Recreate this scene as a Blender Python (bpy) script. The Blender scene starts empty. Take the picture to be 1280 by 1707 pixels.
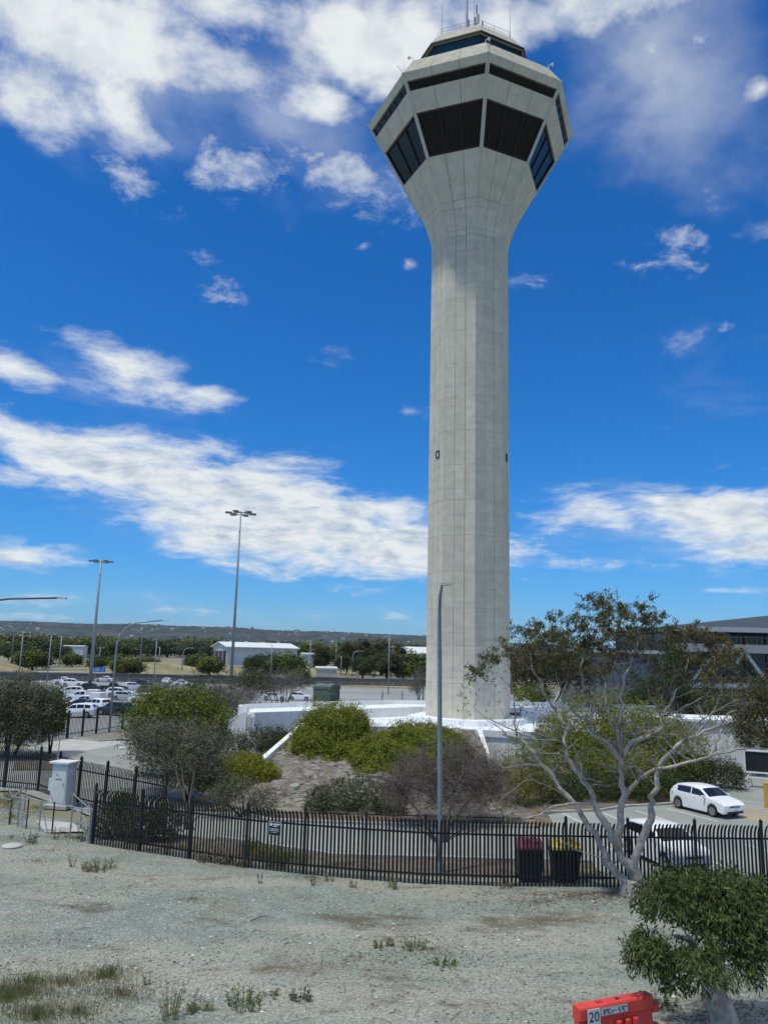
import bpy, math, random
import numpy as np
from mathutils import Vector, Matrix
random.seed(7); RNG = np.random.default_rng(11)
sc = bpy.context.scene
COL = sc.collection
rad = math.radians

# ------------------------------------------------------------------ camera
F, PITCH, ROLL, CZ = 1285.0, rad(10.45), rad(1.4), 7.6
cam_d = bpy.data.cameras.new('camera'); cam = bpy.data.objects.new('camera', cam_d); COL.objects.link(cam)
cam.location = (0, 0, CZ)
cam.rotation_euler = (Matrix.Rotation(rad(90) + PITCH, 3, 'X') @ Matrix.Rotation(ROLL, 3, 'Z')).to_euler()
cam_d.sensor_fit = 'HORIZONTAL'; cam_d.sensor_width = 36.0; cam_d.lens = F * 36.0 / 1280
cam_d.clip_start = 0.1; cam_d.clip_end = 40000
sc.camera = cam

# ------------------------------------------------------------------ light
SUN_EL, SUN_AZ = 69.0, -124.0          # azimuth from +Y towards +X
SUN_STRENGTH, SKY_STRENGTH, EXPOSURE = 2.7, 0.15, 0.0
sc.view_settings.view_transform = 'Standard'; sc.view_settings.look = 'None'
sc.view_settings.gamma = 1; sc.view_settings.exposure = EXPOSURE
sun_d = bpy.data.lights.new('sun', 'SUN'); sun = bpy.data.objects.new('sun', sun_d); COL.objects.link(sun)
sun_d.energy = SUN_STRENGTH; sun_d.angle = rad(3.0); sun_d.color = (1, .98, .86)
sd = Vector((math.sin(rad(SUN_AZ)) * math.cos(rad(SUN_EL)), math.cos(rad(SUN_AZ)) * math.cos(rad(SUN_EL)), math.sin(rad(SUN_EL))))
sun.rotation_euler = sd.to_track_quat('Z', 'Y').to_euler(); sun.location = sd * 300

def ray(px, py):
    u = (px - 640) / F; v = -(py - 853.5) / F
    c, s = math.cos(ROLL), math.sin(ROLL)
    x = u * c - v * s; y = u * s + v * c
    return Vector((x, math.cos(PITCH) - y * math.sin(PITCH), math.sin(PITCH) + y * math.cos(PITCH)))
def G(px, py, z=0.0):
    d = ray(px, py); t = (z - CZ) / d.z
    return Vector((d.x * t, d.y * t, z))
def at(px, py, Y):
    d = ray(px, py); t = Y / d.y
    return Vector((d.x * t, Y, CZ + d.z * t))
def azel(px, py):
    d = ray(px, py).normalized()
    return math.degrees(math.atan2(d.x, d.y)), math.degrees(math.asin(d.z))

# ------------------------------------------------------------------ sky
class NT:
    def __init__(s, tree): s.t = tree; s.n = tree.nodes; s.l = tree.links
    def new(s, typ, **kw):
        nd = s.n.new(typ)
        for k, v in kw.items():
            if k == 'inp':
                for a, b in v.items():
                    if hasattr(b, 'is_output'): s.l.new(b, nd.inputs[a])
                    else: nd.inputs[a].default_value = b
            else: setattr(nd, k, v)
        return nd
    def math(s, op, a, b=None, c=None, clamp=False):
        nd = s.n.new('ShaderNodeMath'); nd.operation = op; nd.use_clamp = clamp
        for i, v in enumerate((a, b, c)):
            if v is None: continue
            if hasattr(v, 'is_output'): s.l.new(v, nd.inputs[i])
            else: nd.inputs[i].default_value = v
        return nd.outputs[0]
    def maprange(s, v, a, b, c=0., d=1., smooth=True):
        nd = s.n.new('ShaderNodeMapRange'); nd.interpolation_type = 'SMOOTHSTEP' if smooth else 'LINEAR'; nd.clamp = True
        for i, x in enumerate((v, a, b, c, d)):
            if hasattr(x, 'is_output'): s.l.new(x, nd.inputs[i])
            else: nd.inputs[i].default_value = x
        return nd.outputs[0]
    def mix(s, f, a, b, typ='MIX'):
        nd = s.n.new('ShaderNodeMix'); nd.data_type = 'RGBA'; nd.blend_type = typ
        for i, x in ((0, f), (6, a), (7, b)):
            if hasattr(x, 'is_output'): s.l.new(x, nd.inputs[i])
            elif i == 0: nd.inputs[0].default_value = x
            else: nd.inputs[i].default_value = (*x, 1) if len(x) == 3 else x
        return nd.outputs[2]

world = bpy.data.worlds.new('World'); sc.world = world; world.use_nodes = True
w = NT(world.node_tree); w.n.clear()
sky = w.new('ShaderNodeTexSky', sky_type='NISHITA', sun_disc=False, sun_elevation=rad(SUN_EL), sun_rotation=rad(SUN_AZ), altitude=0, air_density=1.0, dust_density=0.3, ozone_density=3.0)
tc = w.new('ShaderNodeTexCoord')
nrm = w.new('ShaderNodeVectorMath', operation='NORMALIZE', inp={0: tc.outputs['Generated']})
sep = w.new('ShaderNodeSeparateXYZ', inp={0: nrm.outputs[0]})
dx, dy, dz = sep.outputs
el = w.math('MULTIPLY', w.math('ARCSINE', dz), 57.29578)
az = w.math('MULTIPLY', w.math('ARCTAN2', dx, dy), 57.29578)
# the cloud field repeats its big groups every 90 degrees round the compass
azf = w.math('SUBTRACT', w.math('FLOORED_MODULO', w.math('ADD', az, 405.0), 90.0), 45.0)
# turbulence: a plane of cloud overhead, streakier towards the horizon
zc = w.math('ADD', w.math('MAXIMUM', dz, 0.0), 0.20)
pv = w.new('ShaderNodeCombineXYZ', inp={0: w.math('DIVIDE', dx, zc), 1: w.math('DIVIDE', dy, zc), 2: 0.0})
n1 = w.new('ShaderNodeTexNoise', inp={'Vector': pv.outputs[0], 'Scale': 4.2, 'Detail': 9, 'Roughness': .60, 'Distortion': .15})
nv = w.new('ShaderNodeCombineXYZ', inp={0: w.math('MULTIPLY', azf, .060), 1: w.math('MULTIPLY', el, .20), 2: w.math('MULTIPLY', az, .003)})
n2 = w.new('ShaderNodeTexNoise', inp={'Vector': nv.outputs[0], 'Scale': 2.2, 'Detail': 9, 'Roughness': .62, 'Distortion': .25})
nn = w.maprange(el, 10, 26, 0, 1)
noise = w.math('ADD', w.math('MULTIPLY', n1.outputs[0], nn), w.math('MULTIPLY', n2.outputs[0], w.math('SUBTRACT', 1.0, nn)))
#         px, py, half-width px, half-height px, tilt(deg, image cw), weight
BLOBS = [(120, 30, 380, 140, 0, .92), (60, 150, 170, 100, 0, .80), (430, 20, 300, 90, 0, .78), (640, 60, 240, 110, 0, .98), (860, 30, 240, 90, 0, .88), (610, 130, 110, 75, 0, .65),
         (230, 110, 170, 95, 0, .80), (545, 175, 80, 46, 0, .82), (215, 195, 100, 70, 30, .85), (690, 200, 60, 40, 0, .6),
         (1090, 130, 190, 150, 30, .33), (1190, 250, 170, 110, 40, .28), (1270, 145, 45, 34, 0, .8),
         (20, 612, 85, 38, 8, .95), (230, 630, 150, 48, 10, .88), (330, 655, 70, 26, 5, .7),
         (120, 765, 270, 60, 12, 1.08), (330, 810, 320, 66, 10, 1.1), (480, 870, 320, 85, 5, 1.2), (640, 905, 190, 70, 0, 1.15), (450, 775, 150, 36, 8, .7), (600, 830, 90, 40, 30, .8), (20, 790, 130, 40, 5, .7),
         (30, 925, 120, 30, 0, 1.0), (1190, 870, 190, 66, 5, 1.05), (1010, 865, 170, 45, 10, .72), (1250, 925, 130, 45, 0, .85), (1100, 935, 190, 22, 0, .50), (1230, 985, 100, 10, 0, .6), (1230, 785, 60, 12, 0, .4),
         (330, 1018, 330, 16, 0, .42), (100, 1030, 260, 14, 0, .45), (600, 1030, 260, 14, 0, .35), (1060, 1040, 300, 14, 0, .35), (1150, 600, 160, 60, 20, .22)]
tot = None
sv = w.new('ShaderNodeCombineXYZ', inp={0: azf, 1: el, 2: 0.0}).outputs[0]
for (bx, by, hw, hh, tilt, wt) in BLOBS:
    a0, e0 = azel(bx, by); a1, _ = azel(bx + 20, by); _, e1 = azel(bx, by - 20)
    wa = abs(a1 - a0) / 20 * hw * 1.5; we = abs(e1 - e0) / 20 * hh * 1.5
    mp = w.new('ShaderNodeMapping', vector_type='TEXTURE', inp={'Vector': sv, 'Location': (a0, e0, 0), 'Rotation': (0, 0, rad(-tilt)), 'Scale': (wa, we, 1)})
    gr = w.new('ShaderNodeTexGradient', gradient_type='SPHERICAL', inp={0: mp.outputs[0]})
    g = w.math('MULTIPLY', gr.outputs[1], wt * 1.25)
    tot = g if tot is None else w.math('MAXIMUM', tot, g)
# cloud continues overhead, unseen above the frame, thickened for neutral fill light
hi = w.maprange(el, 43, 54, 0, 1.25)
tot = w.math('MAXIMUM', tot, hi)
dens = w.math('ADD', tot, w.math('MULTIPLY', w.math('SUBTRACT', noise, .53), 3.0))
VEIL = [(200, 120, 420, 200, 0, .62), (480, 210, 330, 150, 10, .50), (1100, 120, 300, 230, 30, .62), (330, 830, 420, 130, 8, .55), (1130, 880, 300, 90, 5, .6), (200, 640, 240, 70, 8, .42), (620, 90, 360, 150, 0, .55), (1180, 620, 180, 130, 40, .22), (400, 1020, 700, 40, 0, .30)]
vt = None
for (bx, by, hw, hh, tilt, wt) in VEIL:
    a0, e0 = azel(bx, by); a1, _ = azel(bx + 20, by); _, e1 = azel(bx, by - 20)
    mp = w.new('ShaderNodeMapping', vector_type='TEXTURE', inp={'Vector': sv, 'Location': (a0, e0, 0), 'Rotation': (0, 0, rad(-tilt)), 'Scale': (abs(a1 - a0) / 20 * hw * 1.3, abs(e1 - e0) / 20 * hh * 1.3, 1)})
    g = w.math('MULTIPLY', w.new('ShaderNodeTexGradient', gradient_type='SPHERICAL', inp={0: mp.outputs[0]}).outputs[1], wt * 1.2)
    vt = g if vt is None else w.math('MAXIMUM', vt, g)
veil = w.math('MULTIPLY', w.maprange(w.math('ADD', vt, w.math('MULTIPLY', w.math('SUBTRACT', noise, .52), 1.1)), .12, 1.0), .55)
WISP = [(420, 272, 125, 76, -15, .72), (600, 308, 125, 64, 15, .74), (235, 312, 85, 44, 20, .66), (365, 465, 80, 54, 20, .44), (1130, 405, 70, 40, 20, .62), (1060, 447, 60, 24, 0, .5), (1150, 440, 44, 30, -10, .5), (1095, 140, 60, 50, 20, .75), (900, 467, 44, 18, 0, .4), (1210, 540, 30, 18, 0, .45), (680, 441, 22, 14, 0, .55), (595, 407, 30, 14, 0, .4), (1168, 66, 34, 30, 0, .55), (860, 905, 60, 20, 0, .7)]
wtot = None
for (bx, by, hw, hh, tilt, wt) in WISP:
    a0, e0 = azel(bx, by); a1, _ = azel(bx + 20, by); _, e1 = azel(bx, by - 20)
    mp = w.new('ShaderNodeMapping', vector_type='TEXTURE', inp={'Vector': sv, 'Location': (a0, e0, 0), 'Rotation': (0, 0, rad(-tilt)), 'Scale': (abs(a1 - a0) / 20 * hw * 1.4, abs(e1 - e0) / 20 * hh * 1.4, 1)})
    g = w.math('MULTIPLY', w.new('ShaderNodeTexGradient', gradient_type='SPHERICAL', inp={0: mp.outputs[0]}).outputs[1], wt * 1.2)
    wtot = g if wtot is None else w.math('MAXIMUM', wtot, g)
nw = w.new('ShaderNodeTexNoise', inp={'Vector': pv.outputs[0], 'Scale': 12.5, 'Detail': 7, 'Roughness': .68, 'Distortion': .25})
wisp = w.math('MULTIPLY', w.maprange(w.math('MULTIPLY', w.math('ADD', wtot, w.math('MULTIPLY', w.math('SUBTRACT', nw.outputs[0], .5), 3.0)), w.maprange(wtot, 0, .35)), .22, 1.2), .62)
cov = w.math('MAXIMUM', w.math('MAXIMUM', w.maprange(dens, .20, 1.02), veil), wisp)
core = w.maprange(dens, .55, 1.6)
up_v = w.new('ShaderNodeVectorMath', operation='ADD', inp={0: pv.outputs[0], 1: (.05, -.03, 0)})      # relief: the same field a little towards the sun
n3 = w.new('ShaderNodeTexNoise', inp={'Vector': up_v.outputs[0], 'Scale': 4.2, 'Detail': 7, 'Roughness': .60, 'Distortion': .15})
rel = w.math('SUBTRACT', n1.outputs[0], n3.outputs[0])
CLOUD = 5.9
SKP_ = ((.060, 1.88), (.42, 1.14), (.85, 1.035))
cl_lit = (CLOUD * .97, CLOUD * 1.01, CLOUD * 1.0); cl_sh = (CLOUD * .48, CLOUD * .59, CLOUD * .73)
shd = w.math('ADD', w.math('MULTIPLY', core, .50), w.math('MULTIPLY', rel, -4.0), clamp=True)
ccol = w.mix(w.math('MULTIPLY', shd, 1.0), cl_lit, cl_sh)
sr = w.new('ShaderNodeSeparateColor', inp={0: sky.outputs[0]})      # deepen the blue the way the photograph's exposure does
tint = w.new('ShaderNodeCombineColor', inp={0: w.math('MULTIPLY', w.math('POWER', sr.outputs[0], SKP_[0][1]), SKP_[0][0]), 1: w.math('MULTIPLY', w.math('POWER', sr.outputs[1], SKP_[1][1]), SKP_[1][0]), 2: w.math('MULTIPLY', w.math('POWER', sr.outputs[2], SKP_[2][1]), SKP_[2][0])}).outputs[0]
final = w.mix(w.math('MULTIPLY', cov, .95), tint, ccol)
bg = w.new('ShaderNodeBackground', inp={'Color': final, 'Strength': SKY_STRENGTH})
w.new('ShaderNodeOutputWorld', inp={'Surface': bg.outputs[0]})

world.cycles.sampling_method = 'MANUAL'; world.cycles.sample_map_resolution = 512
cy = sc.cycles; cy.max_bounces = 6; cy.diffuse_bounces = 3; cy.glossy_bounces = 2; cy.transmission_bounces = 3; cy.transparent_max_bounces = 4; cy.volume_bounces = 0
cy.use_adaptive_sampling = True; cy.adaptive_threshold = 0.02; cy.use_denoising = True; cy.caustics_reflective = False; cy.caustics_refractive = False
# ------------------------------------------------------------------ helpers: materials
MATS = {}
def pm(name, c1, c2=None, scale=4.0, rough=.75, bump=0.0, bscale=None, metal=0.0, spec=.4, detail=6, orand=0.0, island=False, trans=0.0, objcol=False, stain=None, coat=0.0, lo=.35, hi=.65):
    """procedural material: two colours mixed by noise (or per leaf), optional object variation, bump, stains"""
    if name in MATS: return MATS[name]
    m = bpy.data.materials.new(name); m.use_nodes = True
    t = NT(m.node_tree); t.n.clear()
    co = t.new('ShaderNodeTexCoord'); geo = t.new('ShaderNodeNewGeometry')
    pos = geo.outputs['Position']
    if objcol:
        oi = t.new('ShaderNodeObjectInfo'); col = oi.outputs['Color']
    elif island:
        col = t.mix(geo.outputs['Random Per Island'], c1, c2 or c1)
    elif c2 is not None:
        nz = t.new('ShaderNodeTexNoise', inp={'Vector': pos, 'Scale': scale, 'Detail': detail, 'Roughness': .6})
        col = t.mix(t.maprange(nz.outputs[0], lo, hi), c1, c2)
    else:
        rgb = t.new('ShaderNodeRGB'); rgb.outputs[0].default_value = (*c1, 1); col = rgb.outputs[0]
    if stain:      # (colour, scale_xy, scale_z, strength): streaks that run down
        mp = t.new('ShaderNodeMapping', inp={'Vector': pos, 'Scale': (stain[1], stain[1], stain[2])})
        sn = t.new('ShaderNodeTexNoise', inp={'Vector': mp.outputs[0], 'Scale': 1.0, 'Detail': 8, 'Roughness': .65})
        col = t.mix(t.math('MULTIPLY', t.maprange(sn.outputs[0], .48, .72), stain[3]), col, stain[0])
    if orand:
        oi = t.new('ShaderNodeObjectInfo')
        v = t.math('ADD', t.math('MULTIPLY', t.math('SUBTRACT', oi.outputs['Random'], .5), orand), 1.0)
        hs = t.new('ShaderNodeHueSaturation', inp={'Value': v, 'Color': col}); col = hs.outputs[0]
    b = t.new('ShaderNodeBsdfPrincipled', inp={'Base Color': col, 'Roughness': rough, 'Metallic': metal, 'Specular IOR Level': spec, 'Coat Weight': coat, 'Coat Roughness': .08})
    if bump:
        bn = t.new('ShaderNodeTexNoise', inp={'Vector': pos, 'Scale': bscale or scale * 4, 'Detail': 6, 'Roughness': .65})
        bp = t.new('ShaderNodeBump', inp={'Strength': 1.0, 'Distance': bump, 'Height': bn.outputs[0]}); t.l.new(bp.outputs[0], b.inputs['Normal'])
    out = b.outputs[0]
    if trans:
        tr = t.new('ShaderNodeBsdfTranslucent', inp={'Color': col})
        mx = t.new('ShaderNodeMixShader', inp={0: trans, 1: b.outputs[0], 2: tr.outputs[0]}); out = mx.outputs[0]
    t.new('ShaderNodeOutputMaterial', inp={'Surface': out})
    MATS[name] = m; return m

# ------------------------------------------------------------------ helpers: meshes
def link(o, parent=None):
    COL.objects.link(o)
    if parent is not None: o.parent = parent
    return o
def tag(o, label=None, cat=None, group=None, kind=None):
    if label: o['label'] = label
    if cat: o['category'] = cat
    if group: o['group'] = group
    if kind: o['kind'] = kind
    return o
def empty(name, loc=(0, 0, 0), rz=0.0):
    o = bpy.data.objects.new(name, None); o.location = loc; o.rotation_euler = (0, 0, rz); o.empty_display_size = .2
    return link(o)
class MB:
    def __init__(s): s.v = []; s.f = []
    def add(s, v, f):
        n = len(s.v); s.v += [tuple(x) for x in v]; s.f += [tuple(i + n for i in q) for q in f]; return s
    def box(s, c, d, rz=0.0, rot=None):
        hx, hy, hz = d[0] / 2, d[1] / 2, d[2] / 2
        M = rot if rot is not None else Matrix.Rotation(rz, 3, 'Z')
        P = [M @ Vector((x * hx, y * hy, z * hz)) + Vector(c) for z in (-1, 1) for (x, y) in ((-1, -1), (1, -1), (1, 1), (-1, 1))]
        return s.add(P, [(3, 2, 1, 0), (4, 5, 6, 7), (0, 1, 5, 4), (1, 2, 6, 5), (2, 3, 7, 6), (3, 0, 4, 7)])
    def prism(s, poly, z0, z1):
        n = len(poly); V = [(x, y, z0) for x, y in poly] + [(x, y, z1) for x, y in poly]
        return s.add(V, [tuple(range(n))[::-1], tuple(range(n, 2 * n))] + [(i, (i + 1) % n, n + (i + 1) % n, n + i) for i in range(n)])
    def hexa(s, a, b):      # two quads (4 points each, same order) joined to a solid
        return s.add(list(a) + list(b), [(3, 2, 1, 0), (4, 5, 6, 7), (0, 1, 5, 4), (1, 2, 6, 5), (2, 3, 7, 6), (3, 0, 4, 7)])
    def tube(s, pts, rs, n=8, cap=True):
        pts = [Vector(p) for p in pts]; k = len(pts)
        if not hasattr(rs, '__len__'): rs = [rs] * k
        base = len(s.v); up = None
        for i, p in enumerate(pts):
            d = (pts[min(i + 1, k - 1)] - pts[max(i - 1, 0)]).normalized()
            if up is None:
                up = Vector((0, 0, 1)) if abs(d.z) < .9 else Vector((1, 0, 0))
            a = d.cross(up)
            if a.length < 1e-5: a = d.orthogonal()
            a.normalize(); b = a.cross(d).normalized(); up = b
            for j in range(n):
                t = 2 * math.pi * j / n
                s.v.append(tuple(p + (a * math.cos(t) + b * math.sin(t)) * rs[i]))
        for i in range(k - 1):
            for j in range(n):
                s.f.append((base + i * n + j, base + i * n + (j + 1) % n, base + (i + 1) * n + (j + 1) % n, base + (i + 1) * n + j))
        if cap:
            s.f.append(tuple(base + j for j in range(n))[::-1]); s.f.append(tuple(base + (k - 1) * n + j for j in range(n)))
        return s
    def lathe(s, prof, c=(0, 0, 0), n=16, axis='Z'):
        base = len(s.v); k = len(prof)
        for (r, h) in prof:
            for j in range(n):
                t = 2 * math.pi * j / n
                if axis == 'Z': p = (c[0] + r * math.cos(t), c[1] + r * math.sin(t), c[2] + h)
                else: p = (c[0] + r * math.cos(t), c[1] + h, c[2] + r * math.sin(t))
                s.v.append(p)
        for i in range(k - 1):
            for j in range(n):
                s.f.append((base + i * n + j, base + i * n + (j + 1) % n, base + (i + 1) * n + (j + 1) % n, base + (i + 1) * n + j))
        s.f.append(tuple(base + j for j in range(n))[::-1]); s.f.append(tuple(base + (k - 1) * n + j for j in range(n)))
        return s
    def mesh(s, name, mat=None, smooth=False):
        me = bpy.data.meshes.new(name); me.from_pydata(s.v, [], s.f)
        import bmesh
        bm = bmesh.new(); bm.from_mesh(me); bmesh.ops.recalc_face_normals(bm, faces=bm.faces); bm.to_mesh(me); bm.free()
        if mat: me.materials.append(mat)
        if smooth: me.shade_smooth()
        return me
    def build(s, name, mat, parent=None, smooth=False, bevel=0.0):
        o = bpy.data.objects.new(name, s.mesh(name, mat, smooth)); link(o, parent)
        if bevel:
            b = o.modifiers.new('bevel', 'BEVEL'); b.width = bevel; b.segments = 2; b.limit_method = 'ANGLE'
        return o
def obj(name, me, parent=None, loc=None, rz=None):
    o = bpy.data.objects.new(name, me)
    if loc is not None: o.location = loc
    if rz is not None: o.rotation_euler = (0, 0, rz)
    return link(o, parent)
def copy_tree(o, parent=None):
    kids = list(o.children)
    c = o.copy(); COL.objects.link(c); c.parent = parent
    for k in kids: copy_tree(k, c)
    return c
def sheet(name, poly, z, mat, kind='structure', n=1):
    me = bpy.data.meshes.new(name); me.from_pydata([(p[0], p[1], z) for p in poly], [], [tuple(range(len(poly)))]); me.materials.append(mat)
    o = link(bpy.data.objects.new(name, me)); o['kind'] = kind; return o
def text_mesh(body, size, mat, depth=.002):
    cu = bpy.data.curves.new('t', 'FONT'); cu.body = body; cu.size = size; cu.align_x = 'CENTER'; cu.align_y = 'CENTER'; cu.extrude = depth; cu.resolution_u = 4
    o = bpy.data.objects.new('t', cu); COL.objects.link(o)
    me = bpy.data.meshes.new_from_object(o.evaluated_get(bpy.context.evaluated_depsgraph_get())); bpy.data.objects.remove(o)
    me.materials.clear(); me.materials.append(mat); return me

# leaves -----------------------------------------------------------
def unit(a): return a / np.maximum(np.linalg.norm(a, axis=-1, keepdims=True), 1e-9)
def leaf_mesh(name, C, Dv, L, W, mat, N=None, nj=.75):
    """one pointed leaf (two triangles, slightly folded quad) per centre"""
    n = len(C); S = unit(np.cross(Dv, unit(RNG.normal(size=(n, 3))) * (1.0 if N is None else nj) + (0 if N is None else N + np.array([0, 0, .35]))))
    L = (np.full(n, L) if np.isscalar(L) else L)[:, None]; W = (np.full(n, W) if np.isscalar(W) else W)[:, None]
    V = np.stack([C - Dv * L / 2, C + S * W / 2 - Dv * L * .08, C + Dv * L / 2, C - S * W / 2 - Dv * L * .08], 1).reshape(-1, 3)
    me = bpy.data.meshes.new(name)
    me.vertices.add(4 * n); me.vertices.foreach_set('co', V.astype(np.float32).ravel())
    me.loops.add(4 * n); me.loops.foreach_set('vertex_index', np.arange(4 * n, dtype=np.int32))
    me.polygons.add(n); me.polygons.foreach_set('loop_start', np.arange(0, 4 * n, 4, dtype=np.int32))
    try: me.polygons.foreach_set('loop_total', np.full(n, 4, dtype=np.int32))
    except Exception: pass
    me.update(calc_edges=True); me.materials.append(mat); return me
def clumps(lobes, n_cl, per, cl_r, flat=.6, inner=.25, top=-.35, lump=.22):
    """leaf centres in clumps spread over and through the lobes; lobes = (x,y,z,rx,ry,rz)"""
    A = np.array(lobes, float); wts = A[:, 3] * A[:, 5]; wts = wts / wts.sum()
    out = []; nor = []
    k = RNG.choice(len(A), n_cl, p=wts)
    d = unit(RNG.normal(size=(n_cl, 3)))
    d[:, 2] = np.where(d[:, 2] < top, -d[:, 2] * RNG.random(n_cl), d[:, 2]); d = unit(d)
    rr = np.where(RNG.random(n_cl) < inner, RNG.random(n_cl) ** .5 * .85, 1 + RNG.normal(size=n_cl) * lump * .5 - lump * .3)
    ph = RNG.random((len(A), 3)) * 6.28; u_ = d * 4.6 + ph[k]; fz = np.sin(u_[:, 0]) * np.sin(u_[:, 1] * 1.1) + np.sin(u_[:, 2] * 1.2 + u_[:, 0] * .6) * .7
    rr = rr * (1 + .11 * fz * (lump / .25))      # knobbly surface with hollows
    keep = (fz > -.75) | (RNG.random(n_cl) < .35); k = k[keep]; d = d[keep]; rr = rr[keep]
    Cc = A[k, :3] + d * A[k, 3:6] * rr[:, None]
    # drop clumps deep inside another lobe half of the time
    P = np.repeat(Cc, per, 0) ; N = np.repeat(d, per, 0)
    off = RNG.normal(size=P.shape) * cl_r * .5; off -= N * (np.sum(off * N, 1, keepdims=True)) * (1 - flat)
    return P + off, N
def leaf_dirs(N, droop=0.0, out=.6):
    d = RNG.normal(size=N.shape) * .7 + N * out; d[:, 2] -= droop
    return unit(d)
def jit(n, v, s=.35): return v * (1 + (RNG.random(n) - .5) * 2 * s)

# ------------------------------------------------------------------ materials
concrete = pm('weathered_concrete', (.66, .615, .49), (.58, .535, .42), scale=1.4, rough=.85, bump=.004, bscale=14, orand=.10, stain=((.44, .41, .335), .35, 2.6, .5))
concrete_hd = pm('head_concrete', (.69, .65, .53), (.61, .57, .455), scale=1.1, rough=.85, bump=.004, bscale=12, orand=.07, stain=((.42, .40, .33), 1.6, .35, .4))
concrete_rib = pm('rib_concrete', (.62, .615, .55), (.55, .545, .49), scale=2, rough=.8)
joint = pm('joint_concrete', (.20, .19, .165), (.15, .145, .125), scale=3, rough=.9)  # darker backing concrete that shows in the panel joints
coping_c = pm('coping_concrete', (.50, .465, .37), (.41, .38, .30), scale=1.3, rough=.85, orand=.08, stain=((.24, .22, .18), 1.8, 1.8, .5))
win_dark = pm('tinted_window', (.006, .006, .007), (.012, .011, .011), scale=.8, rough=.22, spec=.25)
win_frame = pm('window_frame_black', (.012, .012, .013), rough=.5)
cab_glass = pm('cab_glass', (.010, .030, .032), (.016, .042, .045), scale=.6, rough=.12, spec=.5)
white_paint = pm('white_paint', (.86, .86, .84), (.79, .79, .77), scale=.5, rough=.6, stain=((.46, .45, .42), 1.6, .35, .4))
white_roof = pm('white_roof', (.84, .86, .87), (.76, .78, .79), scale=.35, rough=.6)
galv = pm('galvanised_steel', (.36, .39, .41), (.28, .31, .33), scale=6, rough=.45, metal=.35, spec=.5)
pole_grey = pm('pole_grey', (.30, .34, .37), (.25, .29, .32), scale=3, rough=.45, metal=.2)
black_paint = pm('black_powder_coat', (.010, .010, .012), (.018, .018, .02), scale=5, rough=.45, spec=.4)
asphalt = pm('asphalt_old', (.31, .32, .295), (.25, .26, .24), scale=.35, rough=.9, bump=.004, bscale=60, stain=((.36, .365, .335), .25, .25, .5))
asphalt_far = pm('asphalt_bleached', (.30, .305, .30), (.24, .245, .24), scale=.06, rough=.9, stain=((.20, .20, .20), .07, .07, .5))
conc_pale = pm('pale_concrete', (.48, .47, .44), (.40, .39, .36), scale=.8, rough=.85)
kerb_m = pm('kerb_concrete', (.46, .45, .42), (.36, .35, .32), scale=2, rough=.85)
line_w = pm('line_white', (.70, .70, .68), (.52, .52, .50), scale=5, rough=.8)
line_y = pm('line_yellow', (.70, .42, .06), (.58, .36, .08), scale=5, rough=.8)
bark_dark = pm('bark_dark', (.040, .033, .028), (.075, .063, .053), scale=9, rough=.9, bump=.01)
soil = pm('garden_soil', (.12, .095, .07), (.2, .165, .125), scale=2, rough=.95, bump=.02, bscale=12)

# ------------------------------------------------------------------ ground
def ground_mat():
    m = bpy.data.materials.new('gravel_yard_surface'); m.use_nodes = True; t = NT(m.node_tree); t.n.clear()
    pos = t.new('ShaderNodeNewGeometry').outputs['Position']
    def nz(scale, det=6, rough=.6, vec=pos): return t.new('ShaderNodeTexNoise', inp={'Vector': vec, 'Scale': scale, 'Detail': det, 'Roughness': rough}).outputs[0]
    mp = t.new('ShaderNodeMapping', inp={'Vector': pos, 'Scale': (.10, .34, 1)})
    big = nz(1.0, 8, .62, mp.outputs[0])
    mid = nz(1.1, 8, .65)
    g = t.mix(t.maprange(mid, .35, .68), (.280, .312, .270), (.220, .244, .214))
    g = t.mix(t.maprange(big, .44, .60), g, (.345, .340, .288))
    dirt = nz(.33, 9, .68)
    g = t.mix(t.math('MULTIPLY', t.maprange(dirt, .52, .66), .55), g, (.225, .198, .148))
    litter = nz(.21, 8, .7, t.new('ShaderNodeMapping', inp={'Vector': pos, 'Location': (31, 7, 0), 'Scale': (.8, 1.6, 1)}).outputs[0])
    g = t.mix(t.math('MULTIPLY', t.maprange(litter, .53, .66), .85), g, (.135, .115, .082))
    v = t.new('ShaderNodeTexVoronoi', feature='F1', inp={'Vector': pos, 'Scale': 34, 'Randomness': 1})
    vs = t.new('ShaderNodeSeparateColor', inp={0: v.outputs['Color']})
    hs = t.new('ShaderNodeHueSaturation', inp={'Value': t.math('ADD', t.math('MULTIPLY', vs.outputs[0], .78), .60), 'Color': g})
    # pale chips and dark bits
    v2 = t.new('ShaderNodeTexVoronoi', feature='F1', inp={'Vector': pos, 'Scale': 11, 'Randomness': 1})
    vs2 = t.new('ShaderNodeSeparateColor', inp={0: v2.outputs['Color']})
    col = t.mix(t.math('MULTIPLY', t.maprange(vs2.outputs[1], .93, .96), t.maprange(v2.outputs['Distance'], .5, .3)), hs.outputs[0], (.45, .45, .42))
    col = t.mix(t.math('MULTIPLY', t.maprange(vs2.outputs[2], .90, .95), t.maprange(v2.outputs['Distance'], .55, .3)), col, (.09, .08, .065))
    b = t.new('ShaderNodeBsdfPrincipled', inp={'Base Color': col, 'Roughness': .95, 'Specular IOR Level': .2})
    hgt = t.math('ADD', t.math('MULTIPLY', vs.outputs[1], .5), nz(9, 6, .7))
    bp = t.new('ShaderNodeBump', inp={'Strength': 1, 'Distance': .035, 'Height': hgt}); t.l.new(bp.outputs[0], b.inputs['Normal'])
    t.new('ShaderNodeOutputMaterial', inp={'Surface': b.outputs[0]})
    return m
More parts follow.
